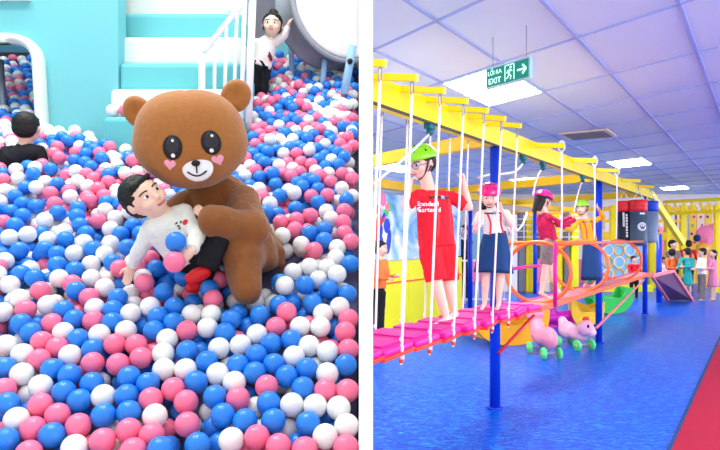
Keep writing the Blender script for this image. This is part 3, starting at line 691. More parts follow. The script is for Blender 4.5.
def helmet(m):
    def f_(rt, J, R, fr_, H, vox):
        r, f, u = fr_; bm = bmesh.new(); n = 28; rings = []
        for i in range(10):
            t = i/9*math.pi/2; z = math.sin(t); q = math.cos(t)
            rings.append([bm.verts.new(H(math.cos(a)*q*1.02, -.06+math.sin(a)*q*1.16, .34+.88*z+(.10*max(0, -math.sin(a))*-1.6*(1-z)))) for a in [2*math.pi*k/n for k in range(n)]] if i < 9 else [bm.verts.new(H(0, -.06, 1.22))])
        lip = [bm.verts.new(H(math.cos(a)*.92, -.06+math.sin(a)*1.04, .32-.16*max(0, -math.sin(a)))) for a in [2*math.pi*k/n for k in range(n)]]
        lip2 = [bm.verts.new(H(math.cos(a)*.8, -.06+math.sin(a)*.9, .6)) for a in [2*math.pi*k/n for k in range(n)]]
        allr = [lip2, lip]+rings
        for a, c in zip(allr[:-1], allr[1:]):
            for k in range(n):
                k2 = (k+1) % n
                if len(c) == 1: bm.faces.new((a[k], a[k2], c[0]))
                else: bm.faces.new((a[k], a[k2], c[k2], c[k]))
        bm.faces.new(lip2[::-1]); he = link(bm_me(bm), 'helmet', m, rt)
        hv = bvh_of(he)
        for az, el in ((70, 30), (110, 30), (20, 28), (160, 28), (90, 62), (-20, 30), (200, 30), (-90, 30), (45, 55), (135, 55)):
            a = math.radians(az); e_ = math.radians(el); d = (r*math.cos(a)*math.cos(e_)+f*math.sin(a)*math.cos(e_)+u*math.sin(e_)).normalized()
            c0 = H(0, -.06, .4); h = hv.ray_cast(c0+d*R*3, -d, R*4)
            if h[0] is None: continue
            B3 = basis(h[1] if h[1].dot(d) > 0 else -h[1], u); bm = bmesh.new(); a_ell(bm, h[0], (R*.10, R*.06, R*.035), B3, 10); link(bm_me(bm), 'vent_hole', 'black_felt', he)
        # strap
        for s in (-1, 1):
            tube('chin_strap', bez([H(s*.86, .25, .35), H(s*.84, .25, -.3), H(s*.4, .45, -.85), H(0, .45, -.95)], 8), R*.05, 'strap_dark', rt, 6)
            tube('chin_strap', bez([H(s*.86, -.3, .30), H(s*.88, 0, -.2), H(s*.72, .28, -.5)], 6), R*.045, 'strap_dark', rt, 6)
    return f_
def harness(mc, chestbar=True):
    def f_(rt, J, R, fr_, H, vox):
        sh = [o for o in rt.children if o.name.startswith(('shirt', 'hoodie', 'vest'))][0]; bv = bvh_of(sh)
        X = (J['shR']-J['shL']).normalized(); ax = (J['chest']-J['pelvis']).normalized(); Fd = ax.cross(X)
        if Fd.dot(fr_[1]) < 0: Fd = -Fd
        for side in (1, -1):
            for s, n_ in ((-1, 'L'), (1, 'R')):
                pts = []
                for i in range(13):
                    t = i/12; p = J['chest'].lerp(J['pelvis'], -.35+1.15*t)+X*s*R*(.62-.15*math.sin(t*3.14))
                    h = bv.ray_cast(p+Fd*side*R*4, -Fd*side, R*6)
                    if h[0] is not None: pts.append(h[0]+Fd*side*R*.03)
                if len(pts) > 2:
                    bm = bmesh.new()
                    for a, c in zip(pts[:-1], pts[1:]): a_bar(bm, a, c, R*.16, R*.06, up=Fd)
                    link(bm_me(bm), 'harness_strap', mc, rt, smooth=False)
        if chestbar:
            pts = []
            for i in range(13):
                p = J['chest']+X*R*(-.8+1.6*i/12)+ax*R*.58; h = bv.ray_cast(p+Fd*R*4, -Fd, R*6)
                if h[0] is not None: pts.append(h[0]+Fd*R*.06)
            bm = bmesh.new()
            for a, c in zip(pts[:-1], pts[1:]): a_bar(bm, a, c, R*.13, R*.06, up=Fd)
            link(bm_me(bm), 'chest_strap', 'strap_dark', rt, smooth=False)
            mid = pts[len(pts)//2]; bm = bmesh.new(); a_box(bm, mid+Fd*R*.05, X*R*.14, ax*R*.11, Fd*R*.04, R*.02); link(bm_me(bm), 'buckle', 'wire_grey', rt, smooth=False)
    return f_
def joints(z, d, dz=None):
    out = {}
    for k, v in d.items(): out[k] = W(v[0], v[1], z+(v[2] if len(v) > 2 else 0))
    return out

# --- child in red, green helmet
J = joints(4.36, dict(head=(421, 163), neck=(428, 186, .03), chest=(434, 208, .02), pelvis=(437, 244, .02), shL=(451, 197, .10), elL=(469, 207, .12), wrL=(463.5, 183, .04),
    shR=(417, 196, -.08), elR=(405, 206, -.1), wrR=(409, 187, -.16), hipL=(446, 250, .05), knL=(449, 285, .02), anL=(455, 314, .05), toeL=(444, 322, -.10),
    hipR=(430, 250, -.03), knR=(437, 285, -.06), anR=(447, 320, -.04), toeR=(434, 326, -.18)))
def red_extra(rt, J, R, fr_, H, vox):
    r, f, u = fr_
    for s in (-1, 1):
        tube('glasses', [H(s*.33+.24*math.cos(t), .90, .0+.19*math.sin(t)) for t in [2*math.pi*k/16 for k in range(16)]], R*.025, 'glass_frame', rt, 6, True)
        tube('glasses', [H(s*.57, .88, .03), H(s*.84, .1, .05)], R*.02, 'glass_frame', rt, 6)
    tube('glasses', [H(-.09, .92, .03), H(.09, .92, .03)], R*.02, 'glass_frame', rt, 6)
    sh = [o for o in rt.children if o.name.startswith('shirt')][0]; bv = bvh_of(sh)
    X = Vector((1, .12, .0)).normalized(); Y = Vector((0, 0, 1)); Y = (Y-X*Y.dot(X)).normalized()
    text('chest_print', 'Standard', .044, W(430, 203.5, 4.2), X, Y, 'print_white', rt, .0015, bv)
    text('chest_print', 'Chartered', .044, W(430, 209.5, 4.2), X, Y, 'print_white', rt, .0015, bv)
R_RED = .116
human('person', 'child in red shirt and red shorts with green helmet and glasses on the bridge', J, R_RED, (-.72, -.62, -.32), (-.08, -.15, 1),
      [shirt('red_cloth', .55, 1.05, 1.25), pants('red_cloth', .88, 1.18, 'shorts'), helmet('helmet_green'), harness('strap_red'), red_extra], skin='skin_pale',
      hands={'L': (Vector((-.1, -.1, 1)), Vector((-1, -.3, 0)), .9), 'R': (Vector((.25, .1, 1)), Vector((1, 0, 0)), .8)})
# --- girl in white top and navy skirt
J = joints(4.97, dict(head=(489.5, 196, -.03), neck=(491.5, 208), chest=(493, 219), pelvis=(495, 237, .02), shL=(506, 214, .02), elL=(514, 229, -.03), wrL=(501, 209, -.14),
    shR=(480, 215, .0), elR=(475, 231, -.03), wrR=(481, 217, -.16), hipL=(501, 242, .02), knL=(500, 275, 0), anL=(498.5, 304, .04), toeL=(497, 309, -.09),
    hipR=(489, 242, .02), knR=(486, 275, 0), anR=(484.5, 304, .04), toeR=(482, 309, -.09)))
human('person', 'girl in white top, navy skirt and pink helmet with red harness straps on the bridge', J, .093, (-.15, -.9, -.35), (0, -.3, 1),
      [shirt('sweater', .5, 1.0, 1.0), skirt('navy_cloth', W(494, 273, 4.97), .95, 1.72), helmet('helmet_pink'), harness('strap_red')], hair='long', skin='skin_pale',
      hands={'L': (Vector((-.2, -.1, 1)), Vector((-1, -.3, 0)), .7), 'R': (Vector((.1, -.1, 1)), Vector((1, 0, 0)), .9)})
# --- child in maroon hoodie
J = joints(6.40, dict(head=(543, 200), neck=(544, 211), chest=(545, 222), pelvis=(549, 241), shL=(541, 216, .1), elL=(557, 224, .12), wrL=(572, 216, .1),
    shR=(549, 217, -.12), elR=(563, 226, -.12), wrR=(576, 219, -.1), hipL=(547, 244, .06), knL=(552, 270, .04), anL=(557, 291, .05), toeL=(564, 295, .05),
    hipR=(548, 244, -.06), knR=(545, 271, -.06), anR=(541, 293, -.02), toeR=(548, 297, -.04)))
human('person', 'child in maroon hoodie, grey shorts and pink helmet reaching right beside the first hoop', J, .094, (.72, .3, -.3), (.1, 0, 1),
      [shirt('maroon_cloth', 1, 1.0, 1.22, 'hoodie', wr=1.0), pants('grey_cloth', .75, 1.25, 'shorts'), helmet('helmet_pink')], hair='long', skin='skin_pale', vox=.007,
      hands={'L': (Vector((1, 0, .3)), Vector((0, 0, -1)), .5), 'R': (Vector((1, 0, .3)), Vector((0, 0, -1)), .5)})
# --- child in gold vest
J = joints(7.9, dict(head=(582, 208), neck=(585, 217), chest=(587, 226), pelvis=(590, 242), shL=(596, 220), elL=(603, 217, -.05), wrL=(598, 208, -.12),
    shR=(578, 221), elR=(571, 231, -.1), wrR=(562, 227, -.2), hipL=(594, 245), knL=(594, 265), anL=(594, 283, .05), toeL=(592, 286, -.08),
    hipR=(587, 245), knR=(587, 265), anR=(586, 283, .05), toeR=(584, 286, -.08)))
human('person', 'child in gold vest, long navy skirt and green helmet inside the second hoop', J, .092, (-.6, -.75, -.1), (0, 0, 1),
      [shirt('gold_cloth', 1, 1.0, 1.05, 'vest'), skirt('navy_cloth', W(591, 280, 7.9), .9, 1.35), helmet('helmet_green'), harness('strap_red')], hair='short', vox=.008)
# --- background people
def bg_person(px, yh, yf, z, label, top, bottom, fwd, hair='short', name='person', bend=0, group=None, ydrop=0, slv=1):
    H_ = (yf-yh); u_ = H_/7.0; k = z/F; R = u_*k*.56; sg = 1 if fwd[0] >= 0 else -1; w = u_*.85*max(.45, abs(fwd[1])/math.hypot(fwd[0], fwd[1]))
    b_ = bend*u_
    dd = dict(head=(px+b_*1.6, yh+u_*.55), neck=(px+b_*1.1, yh+u_*1.15), chest=(px+b_*.7, yh+u_*2), pelvis=(px, yh+u_*3.4), shL=(px+b_+w, yh+u_*1.5), shR=(px+b_-w, yh+u_*1.5, -.04),
        elL=(px+b_*.6+w*1.1+sg*u_*.2, yh+u_*2.6, -.05), elR=(px+b_*.6-w*1.1+sg*u_*.2, yh+u_*2.6, -.08), wrL=(px+sg*u_*1.0+w*.6, yh+u_*2.5, -.22), wrR=(px+sg*u_*1.0-w*.5, yh+u_*2.7, -.24),
        hipL=(px+w*.45, yh+u_*3.7), hipR=(px-w*.45, yh+u_*3.7), knL=(px+w*.5, yh+u_*5.1), knR=(px-w*.5, yh+u_*5.1), anL=(px+w*.5, yf-u_*.25), anR=(px-w*.5, yf-u_*.3),
        toeL=(px+w*.5+sg*u_*.3, yf-u_*.1, -.05), toeR=(px-w*.5+sg*u_*.3, yf-u_*.1, -.05))
    J = joints(z, dd); cl = [shirt(top, slv, 1.0, 1.0)]
    if bottom == 'skirt': cl.append(skirt(top, W(px, yh+u_*5, z), .9, 1.4))
    else: cl.append(pants(bottom, 1.95, 1.1))
    return human('person', label, J, R, fwd, (0, 0, 1), cl, hair=hair, vox=max(.009, R*.11), face=True, group=group)
bg_person(378.5, 241, 339, 8.62, 'person in orange top and black trousers standing beside the yellow padded wall', 'orange_cloth', 'black_cloth', (.9, -.4, 0), 'tail', bend=.1)
zb_ = 14.0
bg_person(672, 249, 300, 14.2, 'child in orange top behind the dark ramp', 'orange_cloth', 'grey_cloth', (.4, .8, 0), 'short')
bg_person(673, 240, 298, 15.0, 'dark haired adult in dark clothes at the back of the group by the ramp', 'grey_cloth', 'black_cloth', (.6, -.7, 0), 'short')
bg_person(687, 248, 300, 14.0, 'child in teal top and teal skirt in the middle of the far group', 'teal_cloth', 'skirt', (-.3, .8, 0), 'short')
bg_person(702, 248, 302, 14.0, 'child in white top and grey trousers in the far group', 'sweater', 'grey_cloth', (-.9, .3, 0), 'short')
bg_person(713, 250, 301, 14.1, 'long haired girl in pink dress at the right edge of the far group', 'pink_cloth', 'skirt', (-.9, -.2, 0), 'long')
bg_person(634, 256, 300, 14.5, 'small child in red top seen through the third hoop', 'red_cloth', 'black_cloth', (.3, -.9, 0), 'short')
bg_person(663, 257, 298, 14.6, 'small child in pale top left of the far group', 'sweater_pink', 'grey_cloth', (.9, -.3, 0), 'short')
bg_person(688, 240, 292, 17.5, 'person in red top behind the child in teal', 'red_cloth', 'black_cloth', (.1, .9, 0), 'short')
bg_person(464, 225, 303, 13.6, 'person in dark clothes far behind, beside the farther blue post', 'black_cloth', 'black_cloth', (-.6, -.6, 0), 'short')

# ================================================ furniture of the right hall
# yellow padded wall with a mural
cW = N1.dot(W(375, 333, 9.16)); 
sA = D1.dot(W(375, 333, 9.16)); sB = sA+3.1
mw = root('padded_wall_panel', B((sA+sB)/2, cW, 0), 'yellow padded wall panel with a blue and white mural above it', 'padded wall')
for k in range(3):
    a = sA-.1+(sB-sA+.1)*k/3; b2 = sA-.1+(sB-sA+.1)*(k+1)/3
    bm = bmesh.new(); a_box(bm, B((a+b2)/2, cW, .54), D1*((b2-a)/2-.005), N1*.04, UP*.54, .015); o_ = link(bm_me(bm), 'pad', 'yellow_pad', mw, smooth=False); clip_x(o_, .03, False)
bm = bmesh.new(); a_bar(bm, B(sA-.1, cW+.045, .74), B(sB, cW+.045, .74), .012, .03); o_ = link(bm_me(bm), 'stripe', 'orange_tube', mw, smooth=False); clip_x(o_, .03, False)
mmu = mat('mural', rgb(150, 205, 240), .6); nt = mmu.node_tree; b = nt.nodes['Principled BSDF']; tc = nt.nodes.new('ShaderNodeTexCoord'); n1 = nt.nodes.new('ShaderNodeTexNoise'); n1.inputs['Scale'].default_value = 1.6; n1.inputs['Distortion'].default_value = 1.5; n1.inputs['Detail'].default_value = 6
cr = nt.nodes.new('ShaderNodeValToRGB'); e = cr.color_ramp.elements; e[0].position = .35; e[0].color = rgb(90, 160, 220); e[1].position = .62; e[1].color = rgb(250, 250, 255); q_ = e.new(.48); q_.color = rgb(165, 215, 245)
nt.links.new(tc.outputs['Object'], n1.inputs[0]); nt.links.new(n1.outputs[0], cr.inputs[0]); nt.links.new(cr.outputs[0], b.inputs['Base Color'])
bm = bmesh.new(); a_box(bm, B((sA+sB)/2-.1, cW-.01, 1.62), D1*((sB-sA)/2+.1), N1*.02, UP*.52); o_ = link(bm_me(bm), 'mural_board', mmu, mw, smooth=False); clip_x(o_, .03, False)
# simple red and blue painted figures on the board
def mural_blob(px, py, pts, m):
    c = W(px, py, 9.2); p = B(D1.dot(c), cW+.012, c.z)
    P = [('e', p+D1*a+UP*b_, (ra, ra, rb), Matrix.Rotation(rt_, 3, 'Y')) for a, b_, ra, rb, rt_ in pts]
    bm = bmesh.new()
    for q in P:
        res = bmesh.ops.create_uvsphere(bm, u_segments=14, v_segments=8, radius=1)
        S = Matrix.Diagonal((q[2][0], .008, q[2][2], 1)); Rz = Matrix((D1, N1, UP)).transposed().to_4x4() @ q[3].to_4x4()
        bmesh.ops.transform(bm, matrix=Matrix.Translation(q[1]) @ Rz @ S, verts=res['verts'])
    link(bm_me(bm), 'painted_figure', m, mw)
mural_blob(381, 226, [(0, .25, .07, .09, 0), (0, 0, .09, .2, .2), (.12, .1, .04, .2, .8), (-.1, -.25, .05, .2, .3)], 'hold_red')
mural_blob(386, 230, [(0, 0, .08, .12, 0), (.06, -.2, .05, .16, -.4), (.1, .2, .04, .14, .6)], 'blue_post')
mural_blob(396, 199, [(0, 0, .1, .11, 0), (.15, -.12, .08, .08, 0)], 'pink_panel')
mural_blob(410, 232, [(0, .1, .1, .12, 0), (.05, -.15, .07, .2, .2)], 'blue_post')
mural_blob(407, 212, [(0, 0, .08, .06, 0), (.12, .1, .05, .08, 0)], 'toy_lime')

# ride-on toys
def ride_on(label, px, py, z, m, fwd, headup, mw_='toy_green', face=False, K=1.0):
    g = W(px, py, z); g.z = 0; f = Vector((fwd[0], fwd[1], 0)).normalized(); r = f.cross(UP); 
    t = root('ride_on_toy', g, label, 'ride-on toy')
    def L(a, b_, c): return g+(r*a*(1 if face else .74)+f*b_+UP*c)*K
    RM = Matrix((r, f, UP)).transposed()
    P = [('e', L(0, -.15, .22), ((.09 if face else .075)*K, .15*K, .12*K), RM), ('e', L(0, .05, .20), ((.085 if face else .07)*K, .18*K, .10*K), RM), ('c', L(0, .12, .22), .085*K, L(0, .20, .32), .07*K)]
    if face: P.append(('c', L(0, -.20, .26), .08*K, L(0, -.24, .33), .06*K))
    if headup: P += [('e', L(0, .22, .43), (.105*K, .10*K, .09*K), RM), ('c', L(0, .14, .26), .085*K, L(0, .20, .38), .065*K)]
    else: P += [('e', L(0, .20, .29), (.11*K, .12*K, .11*K), RM), ('e', L(0, .30, .25), (.07*K, .05*K, .05*K), RM)]
    soft('body', P, .012, m, t, 4)
    for a in (-.115, .115):
        for b_ in (-.2, .17):
            w = lathe('wheel', L(a-.02, b_, .07), r, [(0, .03), (.0, .062), (.008, .07), (.032, .07), (.04, .062), (.04, .03)], mw_, t, seg=20)
            lathe('hub', L(a-.026, b_, .07), r, [(0, .018), (.052, .018)], 'toy_yellow', w, seg=12)
    for b_ in (-.2, .17): tube('axle', [L(-.1, b_, .07), L(.1, b_, .07)], .012, 'wire_grey', t)
    tube('handlebar', [L(-.10, .13, .33), L(.10, .13, .33)], .012, 'toy_yellow', t)
    if face:
        for s in (-1, 1): soft_e('eye', L(s*.05, .295, .33), (.018, .012, .024), RM, 'black_felt', t); soft_e('ear', L(s*.085, .18, .40), (.03, .02, .04), RM, 'toy_yellow', t)
        soft_e('bow', L(.0, .2, .41), (.05, .03, .03), RM, 'hold_red', t)
    return t
ride_on('plain pink ride-on toy with green wheels on the blue floor', 543, 357, 7.35, 'toy_pink', (-.12, 1), True, K=1.14)
ride_on('pale pink ride-on toy with green wheels and a red bow, facing the camera', 575, 349, 7.9, 'toy_pale', (.4, -1), False, face=True)
# rocker boat under the bridge
def rocker(name, label, cat, c, ax, L_, Hh, Wd, m, side_m=None, seat=True):
    g = Vector((c.x, c.y, 0)); ax = Vector(ax).normalized(); sd = ax.cross(UP); t = root(name, g, label, cat)
    for s in (-1, 1):
        bm = bmesh.new(); n = 16; out = []
        for i in range(n+1): a = -math.pi+math.pi*i/n; out.append((math.cos(a)*L_/2, Hh*.62*(1+math.sin(a))))
        out += [(L_*.52, Hh), (L_*.36, Hh), (L_*.22, Hh*.62), (-L_*.22, Hh*.62), (-L_*.36, Hh), (-L_*.52, Hh)]
        A_ = [bm.verts.new(g+ax*x+UP*(z+.003)+sd*s*Wd/2) for x, z in out]; B_ = [bm.verts.new(g+ax*x+UP*(z+.003)+sd*s*(Wd/2-.04)) for x, z in out]
        f1 = bm.faces.new(A_); f2 = bm.faces.new(B_[::-1])
        for i in range(len(out)): bm.faces.new((A_[i], A_[(i+1) % len(out)], B_[(i+1) % len(out)], B_[i]))
        bmesh.ops.triangulate(bm, faces=[f1, f2]); link(bm_me(bm), 'side', side_m or m, t, smooth=False)
    box('seat', g+UP*Hh*.55, (Wd/2-.045, L_*.2, .025), m, t, .01, axes=(sd, ax, UP))
    for s in (-1, 1):
        box('backrest', g+ax*s*L_*.42+UP*Hh*.78, (Wd/2-.045, .02, Hh*.22), m, t, .01, axes=(sd, ax, UP)); box('footrest', g+ax*s*L_*.2+UP*Hh*.32, (Wd/2-.045, .05, .015), m, t, .005, axes=(sd, ax, UP))
    return t
g = W(505, 344, 8.3); rocker('rocker_boat', 'large orange-yellow plastic rocker boat on the floor under the bridge', 'rocker toy', g, (1, .25, 0), 1.05, .46, .5, 'toy_amber')
g = W(586, 327, 9.8); rocker('rocking_chair', 'yellow plastic rocking seat on the blue floor behind the pale pink toy', 'rocker toy', g, (1, -.2, 0), .5, .42, .36, 'toy_yellow')
g = W(608, 312, 11.6); rocker('rocker_boat', 'green plastic rocker on the floor behind the second blue post', 'rocker toy', g, (1, .1, 0), .8, .5, .4, 'toy_lime')
# magenta moulded toy
g = W(553, 325, 9.9); g.z = 0; t = root('rocking_horse', g, 'magenta plastic rocking horse behind the pink ride-on toy', 'rocking toy')
soft('body', [('c', g+Vector((-.25, 0, .08)), .06, g+Vector((.3, 0, .10)), .06), ('c', g+Vector((-.2, 0, .12)), .1, g+Vector((.2, 0, .16)), .09), ('c', g+Vector((.0, 0, .2)), .08, g+Vector((-.05, 0, .42)), .05), ('c', g+Vector((.15, 0, .16)), .09, g+Vector((.36, 0, .22)), .05), ('c', g+Vector((-.05, 0, .42)), .055, g+Vector((-.13, 0, .40)), .04)], .014, 'toy_magenta', t, 3)
for s in (-1, 1): tube('runner', bez([g+Vector((-.34, .1*s, .10)), g+Vector((-.15, .1*s, -.04)), g+Vector((.2, .1*s, -.04)), g+Vector((.38, .1*s, .12))], 12), .02, 'toy_magenta', t)

# punching bags
def bag(label, px, y0, y1, z, rad, mb, mt, tilt=0, logo=False, lines=False):
    a = W(px+tilt, y0, z); c = W(px, y1, z); ax = (c-a); L = ax.length; t = root('punching_bag', c, label, 'punching bag', None)
    Bz = -ax.normalized()
    lathe('bag_body', c, Bz, [(0, 1e-7), (0.01, rad*.8), (.04, rad*.97), (.08, rad), (L*.75, rad)], mb, t, seg=28)
    lathe('bag_top', c+Bz*L*.75, Bz, [(0, rad*1.01), (L*.1, rad*1.03), (L*.11, rad*.98), (L*.125, rad*1.03), (L*.24, rad*1.02), (L*.25, rad*.9), (L*.25, 1e-7)], mt, t, seg=28)
    tp = c+Bz*L; s, bp_ = at_beam(px); hook = Vector((tp.x, tp.y, BH+.1))
    for k in range(4):
        an = math.pi/2*k+.4; tube('strap', [tp+Vector((math.cos(an), math.sin(an), 0))*rad*.9, tp+UP*.16], .006, 'rope_white', t, 6)
    tube('chain', [tp+UP*.15, Vector((tp.x, tp.y, BH+.08))], .008, 'wire_grey', t, 6)
    bv_o = [o for o in t.children if o.name.startswith('bag_body')][0]; bv = bvh_of(bv_o); X = Vector((1, .35, 0)).normalized(); Yd = Bz; Z = X.cross(Yd)
    mid = a.lerp(c, .58)
    if logo:
        cc = mid+Vector((-.0, -rad, 0))
        ring = decal('logo', ell_outline(rad*.52, rad*.52), cc, Vector((1, 0, 0)), UP, 'print_white', t, bv, .002, 4, .001)
        bm = bmesh.new()
        for p0, p1 in (((-.34, .2), (-.1, -.3)), ((-.1, -.3), (0, .05)), ((0, .05), (.1, -.3)), ((.1, -.3), (.34, .2)), ((-.2, .3), (.2, .3))):
            a_bar(bm, cc+Vector((p0[0]*rad, -.012, p0[1]*rad)), cc+Vector((p1[0]*rad, -.012, p1[1]*rad)), .014, .012)
        link(bm_me(bm), 'logo_mark', mb, t, smooth=False)
        bm = bmesh.new(); a_bar(bm, a.lerp(c, .30)+Vector((-rad*.3, -rad*.985, 0)), a.lerp(c, .30)+Vector((rad*.3, -rad*.985, 0)), .02, .03); link(bm_me(bm), 'print', 'print_white', t, smooth=False)
    if lines:
        for off, l0, l1 in ((-.5, .30, .62), (-.15, .34, .90)):
            bm = bmesh.new()
            n = 8
            for i in range(n):
                p = a.lerp(c, l0+(l1-l0)*i/n)+Vector((off*rad, -rad*math.sqrt(1-off*off)-.004, 0)); a_box(bm, p, Vector((.016, 0, 0)), Vector((0, .004, 0)), Bz*(.022 if i % 3 else .014))
            link(bm_me(bm), 'print', 'print_white', t, smooth=False)
    return t
bag('dark punching bag with red top and white vertical lettering, left of the three', 625, 201, 243, 10.2, .125, 'bag_dark', 'bag_red', -1, lines=True)
bag('slate punching bag with red top and round white logo, middle of the three', 638.5, 200, 246, 10.0, .135, 'bag_slate', 'bag_red', 0, logo=True)
bag('grey punching bag with blue top, right of the three', 649.5, 201, 243, 10.5, .125, 'bag_grey', 'bag_blue', 1)

# exit sign
TL, TR, BR, BL = W(486.5, 70, 4.98), W(531, 55.5, 4.62), W(532.5, 78, 4.62), W(487.5, 90, 4.98)
X = (TR-TL); X.z = 0; Lx = X.length; X.normalize(); Nn = X.cross(UP).normalized()
cS = (TL+TR+BR+BL)/4; hs = ((TL-BL).length+(TR-BR).length)/4; hw = Lx/2
if Nn.dot(-cS+cam.location) < 0: Nn = -Nn
es = root('exit_sign', cS-UP*hs, 'green exit sign with running figure and arrow hanging on two wires from the ceiling', 'sign')
bm = bmesh.new(); a_box(bm, cS, X*hw, UP*hs, Nn*.018, .004); link(bm_me(bm), 'housing', 'sign_frame', es, smooth=False)
bm = bmesh.new(); a_box(bm, cS+Nn*.0185, X*(hw-.014), UP*(hs-.013), Nn*.002); link(bm_me(bm), 'face', 'sign_green', es, smooth=False)
cf = cS+Nn*.0215
text('lettering', 'LỐI RA', .048, cf-X*hw*.56+UP*hs*.38, X, UP, 'sign_light', es, .001)
text('lettering', 'EXIT', .064, cf-X*hw*.56-UP*hs*.42, X, UP, 'sign_light', es, .001)
bm = bmesh.new(); dc_ = cf+X*hw*.12
def sb(p0, p1, w=.008): a_bar(bm, dc_+X*p0[0]+UP*p0[1], dc_+X*p1[0]+UP*p1[1], w, .003, up=Nn)
for p0, p1 in (((-.045, -.062), (-.045, .062)), ((-.045, .062), (.045, .062)), ((.045, .062), (.045, -.062))): sb(p0, p1)
link(bm_me(bm), 'door_symbol', 'sign_light', es, smooth=False)
bm = bmesh.new(); a_lathe(bm, dc_+X*.012+UP*.04, basis(Nn), [(0, .011), (.002, .011)], 14)
sb((.006, .026), (-.008, -.01), .016); sb((-.008, -.01), (.016, -.03), .010); sb((.016, -.03), (.008, -.055), .009); sb((-.008, -.01), (-.014, -.036), .010); sb((-.014, -.036), (-.036, -.044), .009); sb((.006, .024), (.028, .008), .008); sb((.004, .024), (-.02, .016), .008); sb((-.02, .016), (-.028, -.004), .007)
link(bm_me(bm), 'running_figure', 'sign_light', es, smooth=False)
bm = bmesh.new(); dc_ = cf+X*hw*.66
sb((-.045, 0), (.035, 0), .016); sb((.04, 0), (.005, .036), .016); sb((.04, 0), (.005, -.036), .016); link(bm_me(bm), 'arrow', 'sign_light', es, smooth=False)
for sgn in (-.72, .78): tube('wire', [cS+X*hw*sgn+UP*hs, Vector((*(cS+X*hw*sgn).xy, HZ))], .003, 'wire_grey', es, 6)

